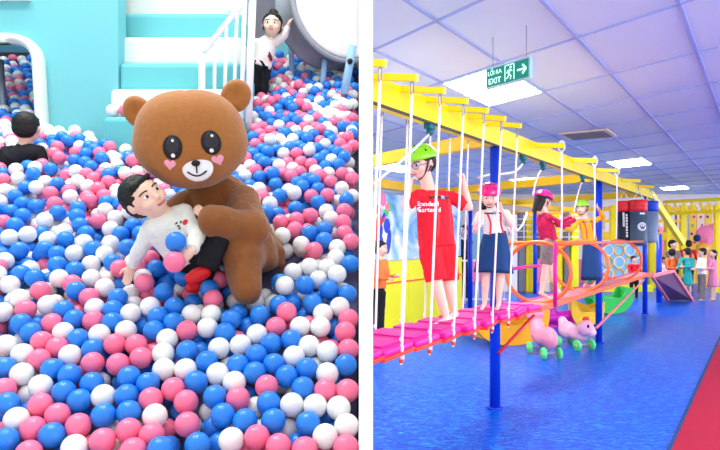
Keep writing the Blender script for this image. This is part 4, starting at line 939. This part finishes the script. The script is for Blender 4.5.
# ---- far background of the right hall
def far_structs():
    # yellow climbing truss at the right
    t = root('overhead_truss', W(700, 300, 16), 'yellow horizontal truss frame above the far group of children', 'frame')
    z0 = 16.0
    for y_ in (200, 212): bar('chord', W(664, y_+2, z0+2), W(722, y_-1, z0-1), .08, .09, 'yellow_paint', t)
    for k in range(7): a = W(666+k*8.5, 202, z0+2-k*.45); bar('strut', a, W(666+k*8.5+4, 212, z0+2-k*.45), .05, .05, 'yellow_paint', t)
    for px_ in (666, 716.5): 
        p = W(px_, 205, z0 if px_ > 700 else z0+2); bar('post', Vector((p.x, p.y, 0)), p, .1, .1, 'yellow_paint', t, up=Vector((0, 1, 0)))
    # low yellow frame
    t = root('yellow_play_frame', W(650, 300, 17.5), 'long yellow climbing frame behind the punching bags', 'climbing frame')
    for y_, x0, x1, th_ in ((236, 600, 684, .22), (209, 560, 690, .12), (221, 590, 680, .08)): bar('rail', W(x0, y_, 17.5), W(x1, y_, 17.5), .1, th_, 'amber_paint', t)
    for k, px_ in enumerate((600, 613, 628, 652, 668, 683)):
        p = W(px_, 205, 17.5); bar('post', Vector((p.x, p.y, 0)), p, .16 if k % 2 else .12, .12, 'yellow_paint', t, up=Vector((0, 1, 0)))
    for k in range(9):
        p = W(604+k*9, 214, 17.6); tube('hanging_strap', [p, p-UP*.45], .03, ['rope_white', 'amber_paint', 'grey_cloth'][k % 3], t, 6)
    # lattice panel
    t = root('lattice_panel', W(625, 292, 16.5), 'pale blue lattice panel with round patterns seen through the third hoop', 'panel')
    c = W(624, 268, 16.5); box('board', c, (.62, .02, .75), 'sky_panel', t)
    for i in range(4):
        for j in range(4): tube('ring', [c+Vector((-.45+.3*i+.14*math.cos(a), -.04, -.5+.33*j+.15*math.sin(a))) for a in [2*math.pi*k/14 for k in range(14)]], .022, 'rope_white' if (i+j) % 2 else 'amber_paint', t, 6, True)
    box('base_pad', W(624, 290, 16.3), (.75, .12, .14), 'yellow_pad', t, .03)
    # tower left of the maroon child
    t = root('soft_play_tower', W(525, 300, 16), 'yellow and grey soft play tower far behind the maroon hoodie', 'play tower')
    for k, (px_, m_, w_) in enumerate(((505, 'pale_panel', .14), (513, 'rope_white', .2), (521, 'grey_panel', .18), (529, 'yellow_paint', .2), (546, 'pale_panel', .16), (556, 'yellow_paint', .22), (566, 'grey_panel', .14), (574, 'yellow_pad', .2))):
        p = W(px_, 212+3*(k % 2), 16); bar('column', Vector((p.x, p.y, 0)), p, w_, w_, m_, t, .03, up=Vector((0, 1, 0)))
    bar('deck', W(500, 243, 16.1), W(580, 243, 16.1), .5, .12, 'amber_paint', t); bar('roof_beam', W(498, 212, 16.2), W(582, 214, 16.2), .3, .1, 'amber_paint', t)
    for k in range(8): bar('net_bar', W(506+9*k, 215, 15.8), W(506+9*k, 240, 15.8), .02, .02, 'rope_white', t, up=Vector((0, 1, 0)))
    for k in range(4): bar('net_bar', W(502, 219+6*k, 15.8), W(580, 219+6*k, 15.8), .02, .02, 'rope_white', t)
    box('panel', W(531, 262, 16.1), (.16, .03, .5), 'blue_post', t); box('panel', W(563, 268, 16.1), (.3, .05, .5), 'yellow_pad', t)
    # climbing wall with holds
    t = root('climbing_wall', W(693, 300, 19), 'pale climbing wall dotted with coloured holds at the far right', 'climbing wall')
    for k, (px_, m_) in enumerate(((684, 'sky_panel'), (692, 'amber_paint'), (700, 'pale_panel'), (708, 'amber_paint'))):
        c = W(px_, 245, 19); c.z = 1.25; box('wall_board', c, (.12, .05, 1.25), m_, t, .01)
        for q in range(7):
            soft_e('hold', Vector((c.x+.05*math.sin(q*2.3+k), c.y-.06, .5+.27*q)), (.035, .03, .045), Matrix.Identity(3), ['hold_red', 'blue_post', 'toy_lime', 'toy_magenta'][(q+k) % 4], t)
    t = root('foam_shape', W(706, 240, 18), 'large round pink foam shape with a dark blue ball beside it, far right', 'foam shape')
    soft('shape', [('e', W(706, 235, 18), (.32, .1, .3), None), ('e', W(714, 228, 18), (.16, .1, .16), None), ('c', W(706, 240, 18), .12, W(706, 262, 18), .12)], .03, 'pink_panel', t)
    soft_e('ball_ornament', W(697, 238, 17.8), (.11, .08, .11), Matrix.Identity(3), 'navy_cloth', t)
    t = root('foam_shape', W(700, 255, 18), 'orange foam shape just under the round pink foam shape', 'foam shape')
    soft('shape', [('e', W(703, 249, 17.6), (.22, .1, .2), None), ('c', W(703, 251, 17.6), .1, W(703, 285, 17.6), .14)], .03, 'toy_amber', t)
    # fence of coloured pads along the back
    t = root('padded_fence', W(600, 296, 18), 'low padded fence of yellow, pink and green pads along the back', 'fence')
    cols = ['yellow_pad', 'pale_panel', 'pink_panel', 'yellow_pad', 'toy_lime', 'amber_paint', 'sky_panel', 'yellow_pad', 'pink_panel', 'amber_paint', 'pale_panel', 'yellow_pad', 'pink_panel', 'toy_lime']
    for k in range(26):
        px_ = 455+k*10.4; c = W(px_, 270, 19.5); c.z = .38+.12*(k % 2); box('pad', c, (.16, .06, c.z), cols[k % 14], t, .02)
    # backdrop clutter: tall posts
    t = root('yellow_column_row', W(430, 300, 20), 'row of tall yellow and pink columns along the far wall', 'columns')
    for k in range(22):
        px_ = 452+k*12.5; c = W(px_, 250, 21.5+.4*(k % 2)); hgt = 1.5+.35*((k*7) % 4)/3; box('column', Vector((c.x, c.y, hgt/2+.01)), (.11+.05*(k % 3), .08, hgt/2), ['amber_paint', 'pink_panel', 'rope_white', 'yellow_paint', 'sky_panel', 'grey_cloth'][(k*5) % 6], t, .02)
    t = root('blue_pole', W(659, 275, 13.5), 'short blue pole just right of the punching bags', 'pole')
    p = W(659, 234, 13.5); tube('shaft', [Vector((p.x, p.y, .0)), p], .06, 'blue_post', t)
    t = root('white_gate', W(510, 300, 12.8), 'white barred gate on the far floor beside the girl in the navy skirt', 'gate')
    for k in range(9): q = W(452+6.5*k, 300, 13.2); tube('bar', [Vector((q.x, q.y, 0)), Vector((q.x, q.y, .95))], .018, 'rope_white', t, 6)
    for h_ in (.1, .95): q0, q1 = W(450, 1, 13.2), W(506, 1, 13.2); tube('rail', [Vector((q0.x, q0.y, h_)), Vector((q1.x, q1.y, h_))], .022, 'rope_white', t, 6)
far_structs()

# ================================================ LEFT HALL : people
# --- person in brown bear costume
def bear():
    zb = 2.28; HZb = 2.20
    k = HZb/F
    rt = root('person', W(240, 300, 2.2), 'person in a brown bear costume with hearts on the cheeks, sitting in the balls', 'person')
    suit = [('e', W(220, 207, 2.42), (.140, .12, .135), None), ('e', W(234, 236, 2.46), (.135, .13, .13), None), ('e', W(248, 248, 2.5), (.13, .12, .09), None),
            ('c', W(190, 203, 2.38), .055, W(240, 200, 2.42), .070), ('c', W(205, 186, 2.36), .07, W(215, 205, 2.4), .1),
            ('c', W(242, 205, 2.38), .080, W(250, 230, 2.20), .074), ('c', W(250, 230, 2.20), .070, W(214, 221, 2.10), .056),
            ('c', W(190, 203, 2.38), .060, W(176, 212, 2.36), .055), ('c', W(176, 212, 2.36), .052, W(182, 232, 2.30), .045),
            ('c', W(252, 254, 2.46), .085, W(243, 256, 2.18), .076), ('c', W(243, 256, 2.18), .072, W(246, 284, 2.15), .064), ('c', W(246, 280, 2.15), .062, W(247, 289, 2.14), .058),
            ('c', W(252, 246, 2.52), .080, W(270, 252, 2.46), .062), ('c', W(258, 225, 2.5), .05, W(279, 262, 2.46), .026), ('c', W(262, 250, 2.44), .05, W(279, 263, 2.44), .022), ('e', W(260, 258, 2.38), (.075, .12, .06), None), ('e', W(256, 240, 2.36), (.07, .12, .06), None), ('e', W(264, 252, 2.38), (.055, .10, .075), None)]
    soft('costume_body', suit, .007, 'bear_suit', rt, 10, wr=(.010, 10))
    for p in suit:
        if p[0] == 'c': OB.append((p[1], p[2], p[3], p[4]))
        else: OB.append((p[1], .12, p[1], .12))
    # hand
    hw_ = W(209, 219, 2.09); d = W(196, 208, 2.09)-hw_
    soft('hand', [('c', W(213, 221, 2.1), .026, hw_, .026)]+hand_prims(hw_, d, Vector((0, 1, -.3)), .085, .35, 1), .003, 'skin', rt, 2)
    # head
    rot = math.radians(4); X = Vector((math.cos(rot), .10, math.sin(rot))).normalized(); Zf = Vector((-.12, -1, -.10)); Zf = (Zf-X*Zf.dot(X)).normalized(); U = X.cross(-Zf).normalized(); U = U if U.z > 0 else -U
    hc = W(191.5, 140, HZb+.02); a_, b_, c_ = 54*k, .170, 49*k
    bm = bmesh.new(); res = bmesh.ops.create_uvsphere(bm, u_segments=72, v_segments=48, radius=1)
    for v in bm.verts:
        p = v.co; e_ = 2.6; nrm = (abs(p.x)**e_+abs(p.y)**2.3+abs(p.z)**2.5)**(-1/2.5)
        x, y, z = p.x*nrm, p.y*nrm, p.z*nrm
        low = max(0, -z); x *= 1+.05*math.exp(-((z+.25)/.4)**2)-.28*low**2; x *= 1-.07*max(0, z)**2
        seam = .015*math.exp(-(x/.05)**2)*max(0, z*.7+.4)
        x *= (1-seam); z *= (1-seam)
        v.co = hc+X*x*a_+Zf*y*b_*-1+U*z*c_
    hd = link(bm_me(bm), 'costume_head', 'bear_fur', rt)
    OB.append((hc, .17, hc, .17))
    bv = bvh_of(hd)
    for (px, py, rx, ry, an) in ((138, 112, 14, 17, .5), (236, 96, 15, 17, -.5)):
        c = W(px, py, HZb+.03); bm = bmesh.new(); res = bmesh.ops.create_uvsphere(bm, u_segments=32, v_segments=20, radius=1)
        for v in bm.verts:
            q = v.co.copy(); dish = .45*math.exp(-((q.x)**2+(q.z)**2)/.35) if q.y < 0 else 0
            x = q.x*rx*k; z = q.z*ry*k; y = q.y*.04*(1-dish*1.2)
            x2 = x*math.cos(an)-z*math.sin(an); z2 = x*math.sin(an)+z*math.cos(an); v.co = c+X*x2+U*z2-Zf*y*-1*-1
        link(bm_me(bm), 'ear', 'bear_fur', rt)
    def at(px, py): q = W(px, py, HZb-.10); return q
    Xd = X; Yd = U
    def dc(name, out, px, py, m, lift=.0015, par=rt, bvv=bv): return decal(name, out, at(px, py), Xd, Yd, m, par, bvv, lift)
    for px, py, s in ((175.2, 148.3, -1), (212.2, 143.0, 1)):
        e_ = dc('eye', ell_outline(9.0*k, 11.5*k, .12*s), px, py, 'black_felt'); eb = bvh_of(e_)
        decal('iris', ell_outline(6.2*k, 8.2*k, .12*s), at(px, py-1), Xd, Yd, 'iris_dark', e_, eb, .0005, 4, .001)
        decal('eye_highlight', ell_outline(1.3*k, 1.3*k), at(px-.5*(s < 0)+1, py-6.5), Xd, Yd, 'white_felt', e_, eb, .002, 3, .001)
        decal('eye_highlight', ell_outline(1.9*k, 1.9*k), at(px+.4, py+8), Xd, Yd, 'white_felt', e_, eb, .002, 3, .001)
    # muzzle
    mz = W(196.5, 168, HZb-.13); bm = bmesh.new(); 
    h = bv.ray_cast(mz+Zf*.5, -Zf, 1.0); mc = h[0] if h[0] is not None else mz
    a_ell(bm, mc-Zf*.004, (14.6*k, 12.6*k, .022), Matrix((X, U, Zf)).transposed(), 40); mzo = link(bm_me(bm), 'muzzle', 'white_felt', rt); mb = bvh_of(mzo)
    bm = bmesh.new(); nc = mc+U*4.5*k-X*.3*k+Zf*.022; a_ell(bm, nc, (4.2*k, 3.0*k, .008), Matrix((X, U, Zf)).transposed(), 16); link(bm_me(bm), 'nose', 'black_felt', mzo)
    def onm(a, b2):
        p = mc+X*a*k+U*b2*k; h = mb.ray_cast(p+Zf*.2, -Zf, .5); return (h[0] if h[0] is not None else p)+Zf*.002
    tube('mouth', [onm(0, 2.5-1.2*i) for i in range(7)], .0026, 'black_felt', mzo, 8)
    tube('mouth', [onm(-9+18*i/16, -3.2-4.2*math.sin(math.pi*i/16)) for i in range(17)], .0028, 'black_felt', mzo, 8)
    dc('cheek_heart', heart_outline(5.6*k, math.radians(-12)), 171.5, 165.5, 'pink_felt')
    dc('cheek_heart', heart_outline(5.6*k, math.radians(14)), 218.3, 160.5, 'pink_felt')
    # front seam of the suit
    return rt
bear()
# --- boy lying on the lap
J = joints(2.12, dict(head=(144.5, 198, -.02), neck=(163, 214, .02), chest=(173, 229, .05), pelvis=(192, 252, .10), shL=(184, 213, .06), elL=(197, 235, -.02), wrL=(192, 251, -.09),
    shR=(153, 224, .02), elR=(142, 246, .05), wrR=(131, 266, .10), hipL=(198, 250, .08), knL=(219, 236, .02), anL=(204, 272, -.02), toeL=(190, 278, -.06),
    hipR=(190, 256, .12), knR=(212, 250, .14), anR=(200, 284, .08), toeR=(190, 288, .04)))
def boy_extra(rt, J, R, fr_, H, vox):
    sh = [o for o in rt.children if o.name.startswith('sweater') or o.name.startswith('shirt')][0]; bv = bvh_of(sh); X = Vector((.8, -.1, .5)).normalized(); Y = Vector((-.5, -.1, .8)); Y = (Y-X*Y.dot(X)).normalized(); k = 2.05/F
    c = W(165, 228, 1.98)
    decal('chest_print', ell_outline(3.2*k, 2.6*k), W(172, 227, 1.98), X, Y, 'hold_red', rt, bv, .001, 3, .001)
    for dx, dy in ((-7, 2), (-5, -2), (-9, -1), (-6, 4.5)): decal('chest_print', ell_outline(1.4*k, .8*k, dx), W(172+dx, 229+dy, 1.98), X, Y, 'black_felt', rt, bv, .001, 3, .001)
    for s_ in 'RL':
        a = J['an'+s_]; t = J['toe'+s_]
        P = [('c', a, R*.30, a.lerp(t, .6), R*.30), ('c', a.lerp(t, .5), R*.28, t, R*.22)]
        sh_ = soft('shoe', P, .004, 'red_paint', rt, 2)
    bm = bmesh.new()
    for q in (.25, .5, .75): p = a.lerp(t, q)+Vector((0, -R*.3, R*.02)); a_bar(bm, p-UP*R*.2, p+UP*R*.2, R*.06, R*.04)
    link(bm_me(bm), 'laces', 'white_felt', sh_, smooth=False)
human('person', 'small boy in white sweater and black trousers lying against the bear costume', J, .083, (.66, -.68, .22), (-.72, -.10, .66),
      [shirt('sweater', 1, 1.1, 1.10, 'sweater'), pants('black_cloth', 1.9, 1.3), boy_extra], hair='short', skin='skin_pale', vox=.0045, obst=True, feet=False,
      hands={'L': (W(181, 261, 2.0)-W(192, 251, 2.03), Vector((-.6, .5, -.3)), .5), 'R': (Vector((-.3, .2, -1)), Vector((0, -1, 0)), .3)})
# --- girl by the drum
J = joints(4.0, dict(head=(272.5, 25, -.05), neck=(269, 37), chest=(265, 47), pelvis=(260, 65), shL=(277, 42), elL=(284, 35, -.02), wrL=(288, 26, -.03),
    shR=(256, 43, .02), elR=(251, 54, .0), wrR=(249, 44, -.05), hipL=(264, 68), knL=(264, 84), anL=(262, 102), toeL=(262, 106, -.08), hipR=(256, 68), knR=(255, 84), anR=(254, 102), toeR=(254, 106, -.08)))
def girl_extra(rt, J, R, fr_, H, vox):
    sh = [o for o in rt.children if o.name.startswith('sweater')][0]; bv = bvh_of(sh); k = 4/F
    decal('chest_print', ell_outline(2*k, 2.6*k), W(267, 51, 3.8), Vector((1, 0, 0)), UP, 'hold_red', rt, bv, .001, 3, .001)
    decal('chest_print', ell_outline(2.6*k, 1*k), W(262, 60, 3.8), Vector((1, 0, 0)), UP, 'strap_dark', rt, bv, .001, 3, .001)
    decal('chest_print', ell_outline(1.3*k, 1.6*k), W(269, 56, 3.8), Vector((1, 0, 0)), UP, 'strap_dark', rt, bv, .001, 3, .001)
human('person', 'girl with black hair bun and pale sweater standing in the balls by the drum', J, .078, (.0, -1, -.08), (.05, 0, 1),
      [shirt('sweater_pink', 1, 1.12, 1.0, 'sweater'), pants('black_cloth', 1.95, 1.0), girl_extra], hair='bun', skin='skin_pale', vox=.005, obst=True)
# --- person from behind at the tunnel
J = joints(3.15, dict(head=(27, 128), neck=(25, 143), chest=(22, 158), pelvis=(18, 176, .05), shL=(6, 152), elL=(-3, 166), wrL=(4, 172, .1), shR=(39, 151), elR=(44, 164), wrR=(36, 172, .1),
    hipL=(12, 180, .05), knL=(8, 176, .25), anL=(6, 170, .45), toeL=(6, 166, .5), hipR=(26, 180, .05), knR=(28, 176, .25), anR=(30, 170, .45), toeR=(30, 166, .5)))
human('person', 'black-haired person in black seen from behind, sitting in balls by the tunnel mouth', J, .078, (-.1, 1, .05), (0, 0, 1),
      [shirt('black_cloth', 1, 1.0, 1.25), pants('black_cloth', 1.9, 1.1)], hair='short', vox=.006, obst=True)

# ================================================ the balls
DIA = .07
FIX = {(0, 340, 4.09): "W25,25 P85,5 P165,15 W93,60 P175,75 B30,110 W103,127 B228,120 B278,145 W285,65 P245,35 B310,0 B395,40 P380,92 B375,180 W440,155 W168,187 P100,212 B255,222 B30,258 P20,205 B333,252 P175,262 W415,237 W80,325 W105,290 B195,300 P252,297 B400,320 P320,350 P140,370 B208,385 B45,405 B5,340 W305,440 P130,455 W375,400 P425,415",
(90, 340, 4.09): "P100,25 P205,65 W282,50 B398,45 P135,95 W80,155 B165,157 W315,130 W395,115 B245,172 B125,230 W45,240 B190,230 P325,210 P255,250 P392,253 W263,303 B175,290 B435,170 W445,280 W100,330 P155,370 P252,390 P398,345 P355,400 P325,315 B440,430 B380,185 P40,425",
(180, 340, 4.09): "W160,45 W240,20 B105,92 B310,62 B375,20 B245,100 W160,130 B395,100 W228,165 B75,175 B315,140 P350,183 B440,145 B150,235 P230,240 B305,220 W405,200 W97,280 B180,310 B262,330 B375,262 B300,290 B375,330 P120,380 W215,410 P320,395 W305,440 P400,435 B85,440 P30,345",
(260, 340, 4.09): "W185,30 W278,45 P370,40 W130,80 B190,120 W235,90 B65,105 B127,150 B340,108 W275,145 W70,200 P283,210 P362,208 B188,200 W135,265 W228,270 W320,290 W365,345 B215,330 B105,320 B150,365 W275,400 P195,445 P375,425 P85,435 B45,265 B50,330 B390,275",
(0, 270, 5): "W55,70 B105,25 B170,40 P230,20 W300,45 W445,45 P370,65 W100,145 P130,200 W240,175 B315,210 B60,220 B25,175 B375,250 W480,190 P255,265 P460,255 B165,305 B110,275 W35,300 W485,315 B380,335 P200,370 W325,315 P95,360 P300,390 W350,420",
(90, 270, 5): "B110,200 W290,195 B110,270 W195,225 B230,185 B420,185 W505,230 B345,235 B415,260 B340,300 W180,305 W265,320 P485,310 P120,380 W400,345 P210,385 W345,405 B485,400 P250,420 W265,40 B140,140",
(180, 270, 5): "W140,225 P260,185 B340,175 P400,165 B400,225 B255,250 W325,260 W125,295 B215,310 P480,285 W380,330 W510,240 W295,370 W195,405 B455,375 B375,415 P35,310 W55,230 B495,175 P240,405",
(260, 270, 5): "W120,240 B90,180 B265,170 W205,150 W320,225 W390,190 W210,285 W295,280 P345,315 P425,310 P470,245 W225,385 B150,360 B55,375 P75,285 W345,400 P450,400 W285,360 W160,440",
(0, 140, 3.75): "P15,150 W65,145 B95,180 P155,95 B110,100 P100,115 W20,190 B190,110 W175,160 B212,165 P190,200 W285,118 P250,130 B320,85 P285,50 W330,175 P325,130 B85,240 B135,250 P205,240 W265,215 B215,275 B85,285 W170,300 B55,320 W100,355 P15,310 W40,365 W180,375 B300,320 B345,320 W415,335 B245,375 W315,385 W415,390 B335,415 W275,425 B225,425 B180,415 P130,420 B75,415 W390,430 B370,395 W240,345 W5,230 B50,215 W395,265 P370,305 B365,255",
(240, 100, 2.25): "B125,245 P95,275 P128,270 P155,262 W97,305 P127,293 B155,298 B188,292 P213,292 W138,325 P103,345 W128,385 W160,378 W195,372 W228,365 B213,358 B232,358 W225,330 B243,340 P258,322 B80,190 B185,305 P203,185 B240,225 B258,365 W230,200 B175,230 W205,268 B198,330 P235,300"}
fixed = []
for (ox, oy, sc_), s in FIX.items():
    for w in s.split():
        c = w[0]; a, b_ = w[1:].split(','); px = ox+float(a)/sc_; py = oy+float(b_)/sc_
        z = slope_z(py); p = W(px, py, z)
        if any((p-q[0]).length < DIA*.74 for q in fixed): continue
        if p.x > -.040: p.x = -.040
        fixed.append((p, c))
V = Vector((0, .8429, .5380)); NR = Vector((0, -.5380, .8429))
def blocked(p, m=0.0):
    for a, ra, b_, rb in OB:
        d = b_-a; L2 = d.length_squared; t = 0 if L2 < 1e-9 else max(0, min(1, (p-a).dot(d)/L2)); q = a+d*t
        if (p-q).length < ra+(rb-ra)*t+DIA/2*.80+m: return True
    return False
pts = [p for p, c in fixed if not blocked(p)]; cols = [c for p, c in fixed if not blocked(p)]; nfix = len(pts)
anchor_w = [1.0]*nfix; layer = [0]*nfix
def wall_ok(p):
    px = CX+p.x/p.y*F
    if p.x > -.038 or p.y > 5.0: return False
    if p.y > ZW-.04 and px < 112:
        if px < -8: return False
        if p.y < ZW+.16: return (px < 48)
        return p.x < W(56, 0, 3.6).x and p.y < 4.65
    if p.y > 3.28 and 97 < px < 252: return False
    return px > -45
grid = {}
def near_fixed(p, d):
    return any((p-q).length < d for q in pts[:nfix])
for lay, (off, sp) in enumerate(((0, .0745), (-.052, .073), (-.10, .075))):
    if lay == 2: continue
    ny = int(4.7/(sp*.866)); 
    for j in range(ny):
        v = 1.70+sp*.866*j
        y = v*.8429
        if y > 5.0 or y < 1.42: continue
        nx = int((y*.62+.25)/sp)+2
        for i in range(nx):
            x = -.04-(i+.5*((j+lay) % 2))*sp-.02*lay
            jx, jv, jn = np.random.normal(0, .009, 3); jn *= 1.3
            base_y = y+jv; p = Vector((x+jx, base_y, pit_h(base_y)))+NR*(off+jn)
            if not wall_ok(p) or blocked(p): continue
            if lay == 0 and base_y < 3.4 and near_fixed(p, DIA*.93): continue
            if lay == 1 and base_y < 2.8 and near_fixed(p, DIA*.70): continue
            pts.append(p); layer.append(lay); anchor_w.append(.3)
            cols.append(random.choices('BPW', (.37, .30, .33))[0])
P_ = np.array([tuple(p) for p in pts]); A_ = P_.copy(); n_ = len(P_)
def cellpairs(P, d):
    key = np.floor(P/d).astype(int); D = {}
    for i, k_ in enumerate(map(tuple, key)): D.setdefault(k_, []).append(i)
    out = []
    for (a, b_, c), L in D.items():
        for da in (-1, 0, 1):
            for db in (-1, 0, 1):
                for dc_ in (-1, 0, 1):
                    L2 = D.get((a+da, b_+db, c+dc_))
                    if L2:
                        for i in L:
                            for j in L2:
                                if i < j: out.append((i, j))
    return np.array(out)
prs = cellpairs(P_, DIA*1.15); wfix = np.array([.12]*nfix+[1.0]*(n_-nfix))
nr = np.array(NR)
for it in range(26):
    d = P_[prs[:, 1]]-P_[prs[:, 0]]; L = np.linalg.norm(d, axis=1)+1e-9; ov = np.maximum(0, DIA*.985-L)
    u_ = d/L[:, None]; wi = wfix[prs[:, 0]]; wj = wfix[prs[:, 1]]; s_ = (wi+wj)
    mv = np.zeros_like(P_); np.add.at(mv, prs[:, 0], -u_*(ov*wi/s_)[:, None]); np.add.at(mv, prs[:, 1], u_*(ov*wj/s_)[:, None])
    P_ += np.clip(mv, -.02, .02)*.45
    P_[:, 0] = np.minimum(P_[:, 0], -.0375)
    if it < 20: P_ += (A_-P_)*.03
# drop balls still badly buried in a figure
keep = [i for i in range(n_) if not blocked(Vector(P_[i]), -.006) and wall_ok(Vector(P_[i])-Vector((.002, 0, 0)))]
bm = bmesh.new(); bmesh.ops.create_uvsphere(bm, u_segments=28, v_segments=18, radius=DIA/2); base = bm_me(bm, 'ball')
base.polygons.foreach_set('use_smooth', [True]*len(base.polygons))
ball_me = {}
for c, m_ in (('B', 'ball_blue'), ('P', 'ball_pink'), ('W', 'ball_white')):
    me = base.copy(); me.materials.append(M[m_]); ball_me[c] = me
CN = {'B': 'blue', 'P': 'pink', 'W': 'white'}
def add_ball(p, c, label, group=None):
    o = bpy.data.objects.new('plastic_ball', ball_me[c]); COL.objects.link(o); o.location = p; o.rotation_euler = (random.random()*6, random.random()*6, 0)
    return tag(o, label, 'ball', group)
add_ball(W(176, 242, 2.0), 'B', 'blue plastic ball resting on the boy in the white sweater, above his hand')
add_ball(W(174.5, 262, 1.97), 'P', 'pink plastic ball held in the fingers of the small boy')
add_ball(W(112.5, 110.5, 3.372), 'W', 'white plastic ball lying on the lowest teal stair step')
add_ball(W(125.2, 110.5, 3.374), 'P', 'pink plastic ball lying on the lowest teal stair step')
hands_free = [(W(176, 242, 2.0)), (W(174.5, 262, 1.97))]
keep = [i for i in keep if all((Vector(P_[i])-h).length > DIA for h in hands_free)]
def pix(p): return CX+p[0]/p[1]*F, HY-(p[2]-HC)/p[1]*F
cand = []
for i in keep:
    px, py = pix(P_[i]); rpx = DIA/2*F/P_[i][1]
    if layer[i] == 0 and -rpx*.5 < px < 358 and py < 450+rpx*.5: cand.append((P_[i][1], i))
cand.sort(); near = set(i for z, i in cand[:290])
allp = [(i,)+pix(P_[i]) for i in keep if layer[i] == 0]
def neigh(i, dx, dy):
    px, py = pix(P_[i]); best = None; D_ = DIA*F/P_[i][1]
    for j, qx, qy in allp:
        if j == i: continue
        vx, vy = (qx-px)/D_, (qy-py)/D_; L = math.hypot(vx, vy)
        if L < 1.6 and (vx*dx+vy*dy)/L > .8 and (best is None or L < best[0]): best = (L, CN[cols[j]])
    return best[1] if best else None
LB = {}
for i in sorted(near):
    px, py = pix(P_[i])
    side = 'far left' if px < 60 else 'left' if px < 120 else 'middle left' if px < 180 else 'middle right' if px < 240 else 'right' if px < 300 else 'far right'
    row = 'frontmost row' if py > 425 else 'second row' if py > 400 else 'third row' if py > 375 else 'fourth row' if py > 350 else 'fifth row' if py > 325 else 'sixth row' if py > 300 else 'row by the feet'
    up_, rt_ = neigh(i, 0, -1), neigh(i, 1, 0)
    LB.setdefault(f'{CN[cols[i]]} ball, {side}, {row}'+(f', {up_} above' if up_ else '')+(f', {rt_} right' if rt_ else ''), []).append((px, i))
for lab, L_ in LB.items():
    L_.sort()
    for q, (px, i) in enumerate(L_):
        ext = '' if len(L_) == 1 else [', leftmost such', ', second such', ', third such', ', fourth such', ', fifth such', ', sixth such', ', seventh such', ', eighth such'][min(q, 7)]+('' if q == 0 else ' from left')
        add_ball(Vector(P_[i]), cols[i], lab+ext, 'nearest plastic balls at the front of the pit')
rest = [i for i in keep if i not in near]
bm = bmesh.new(); bmesh.ops.create_icosphere(bm, subdivisions=3 if len(rest) < 1 else 2, radius=DIA/2*1.01); bm.verts.ensure_lookup_table()
bvx = np.array([tuple(v.co) for v in bm.verts]); bfc = np.array([[v.index for v in f.verts] for f in bm.faces]); bm.free()
nv, nf = len(bvx), len(bfc); org = np.array([-1.2, 3.2, 1.6])
VV = (P_[rest][:, None, :]+bvx[None]-org).reshape(-1, 3); FF = (bfc[None]+(np.arange(len(rest))*nv)[:, None, None]).reshape(-1, 3)
me = bpy.data.meshes.new('balls'); me.vertices.add(len(VV)); me.vertices.foreach_set('co', VV.ravel()); me.loops.add(FF.size); me.loops.foreach_set('vertex_index', FF.ravel().astype(np.int32))
me.polygons.add(len(FF)); me.polygons.foreach_set('loop_start', np.arange(0, FF.size, 3, dtype=np.int32)); me.polygons.foreach_set('loop_total', np.full(len(FF), 3, dtype=np.int32))
for m_ in ('ball_blue', 'ball_pink', 'ball_white'): me.materials.append(M[m_])
mi = np.repeat(np.array(['BPW'.index(cols[i]) for i in rest], dtype=np.int32), nf); me.polygons.foreach_set('material_index', mi); me.polygons.foreach_set('use_smooth', [True]*len(FF)); me.update(); me.validate()
o = bpy.data.objects.new('ball_heap', me); COL.objects.link(o); o.location = org
tag(o, 'heap of blue, pink and white plastic balls filling the pit behind the nearest ones', 'balls', kind='stuff')
print('balls', n_, 'individual', len(near), 'rest', len(rest))
for o in bpy.data.objects:
    if '_shirt' in o: del o['_shirt']
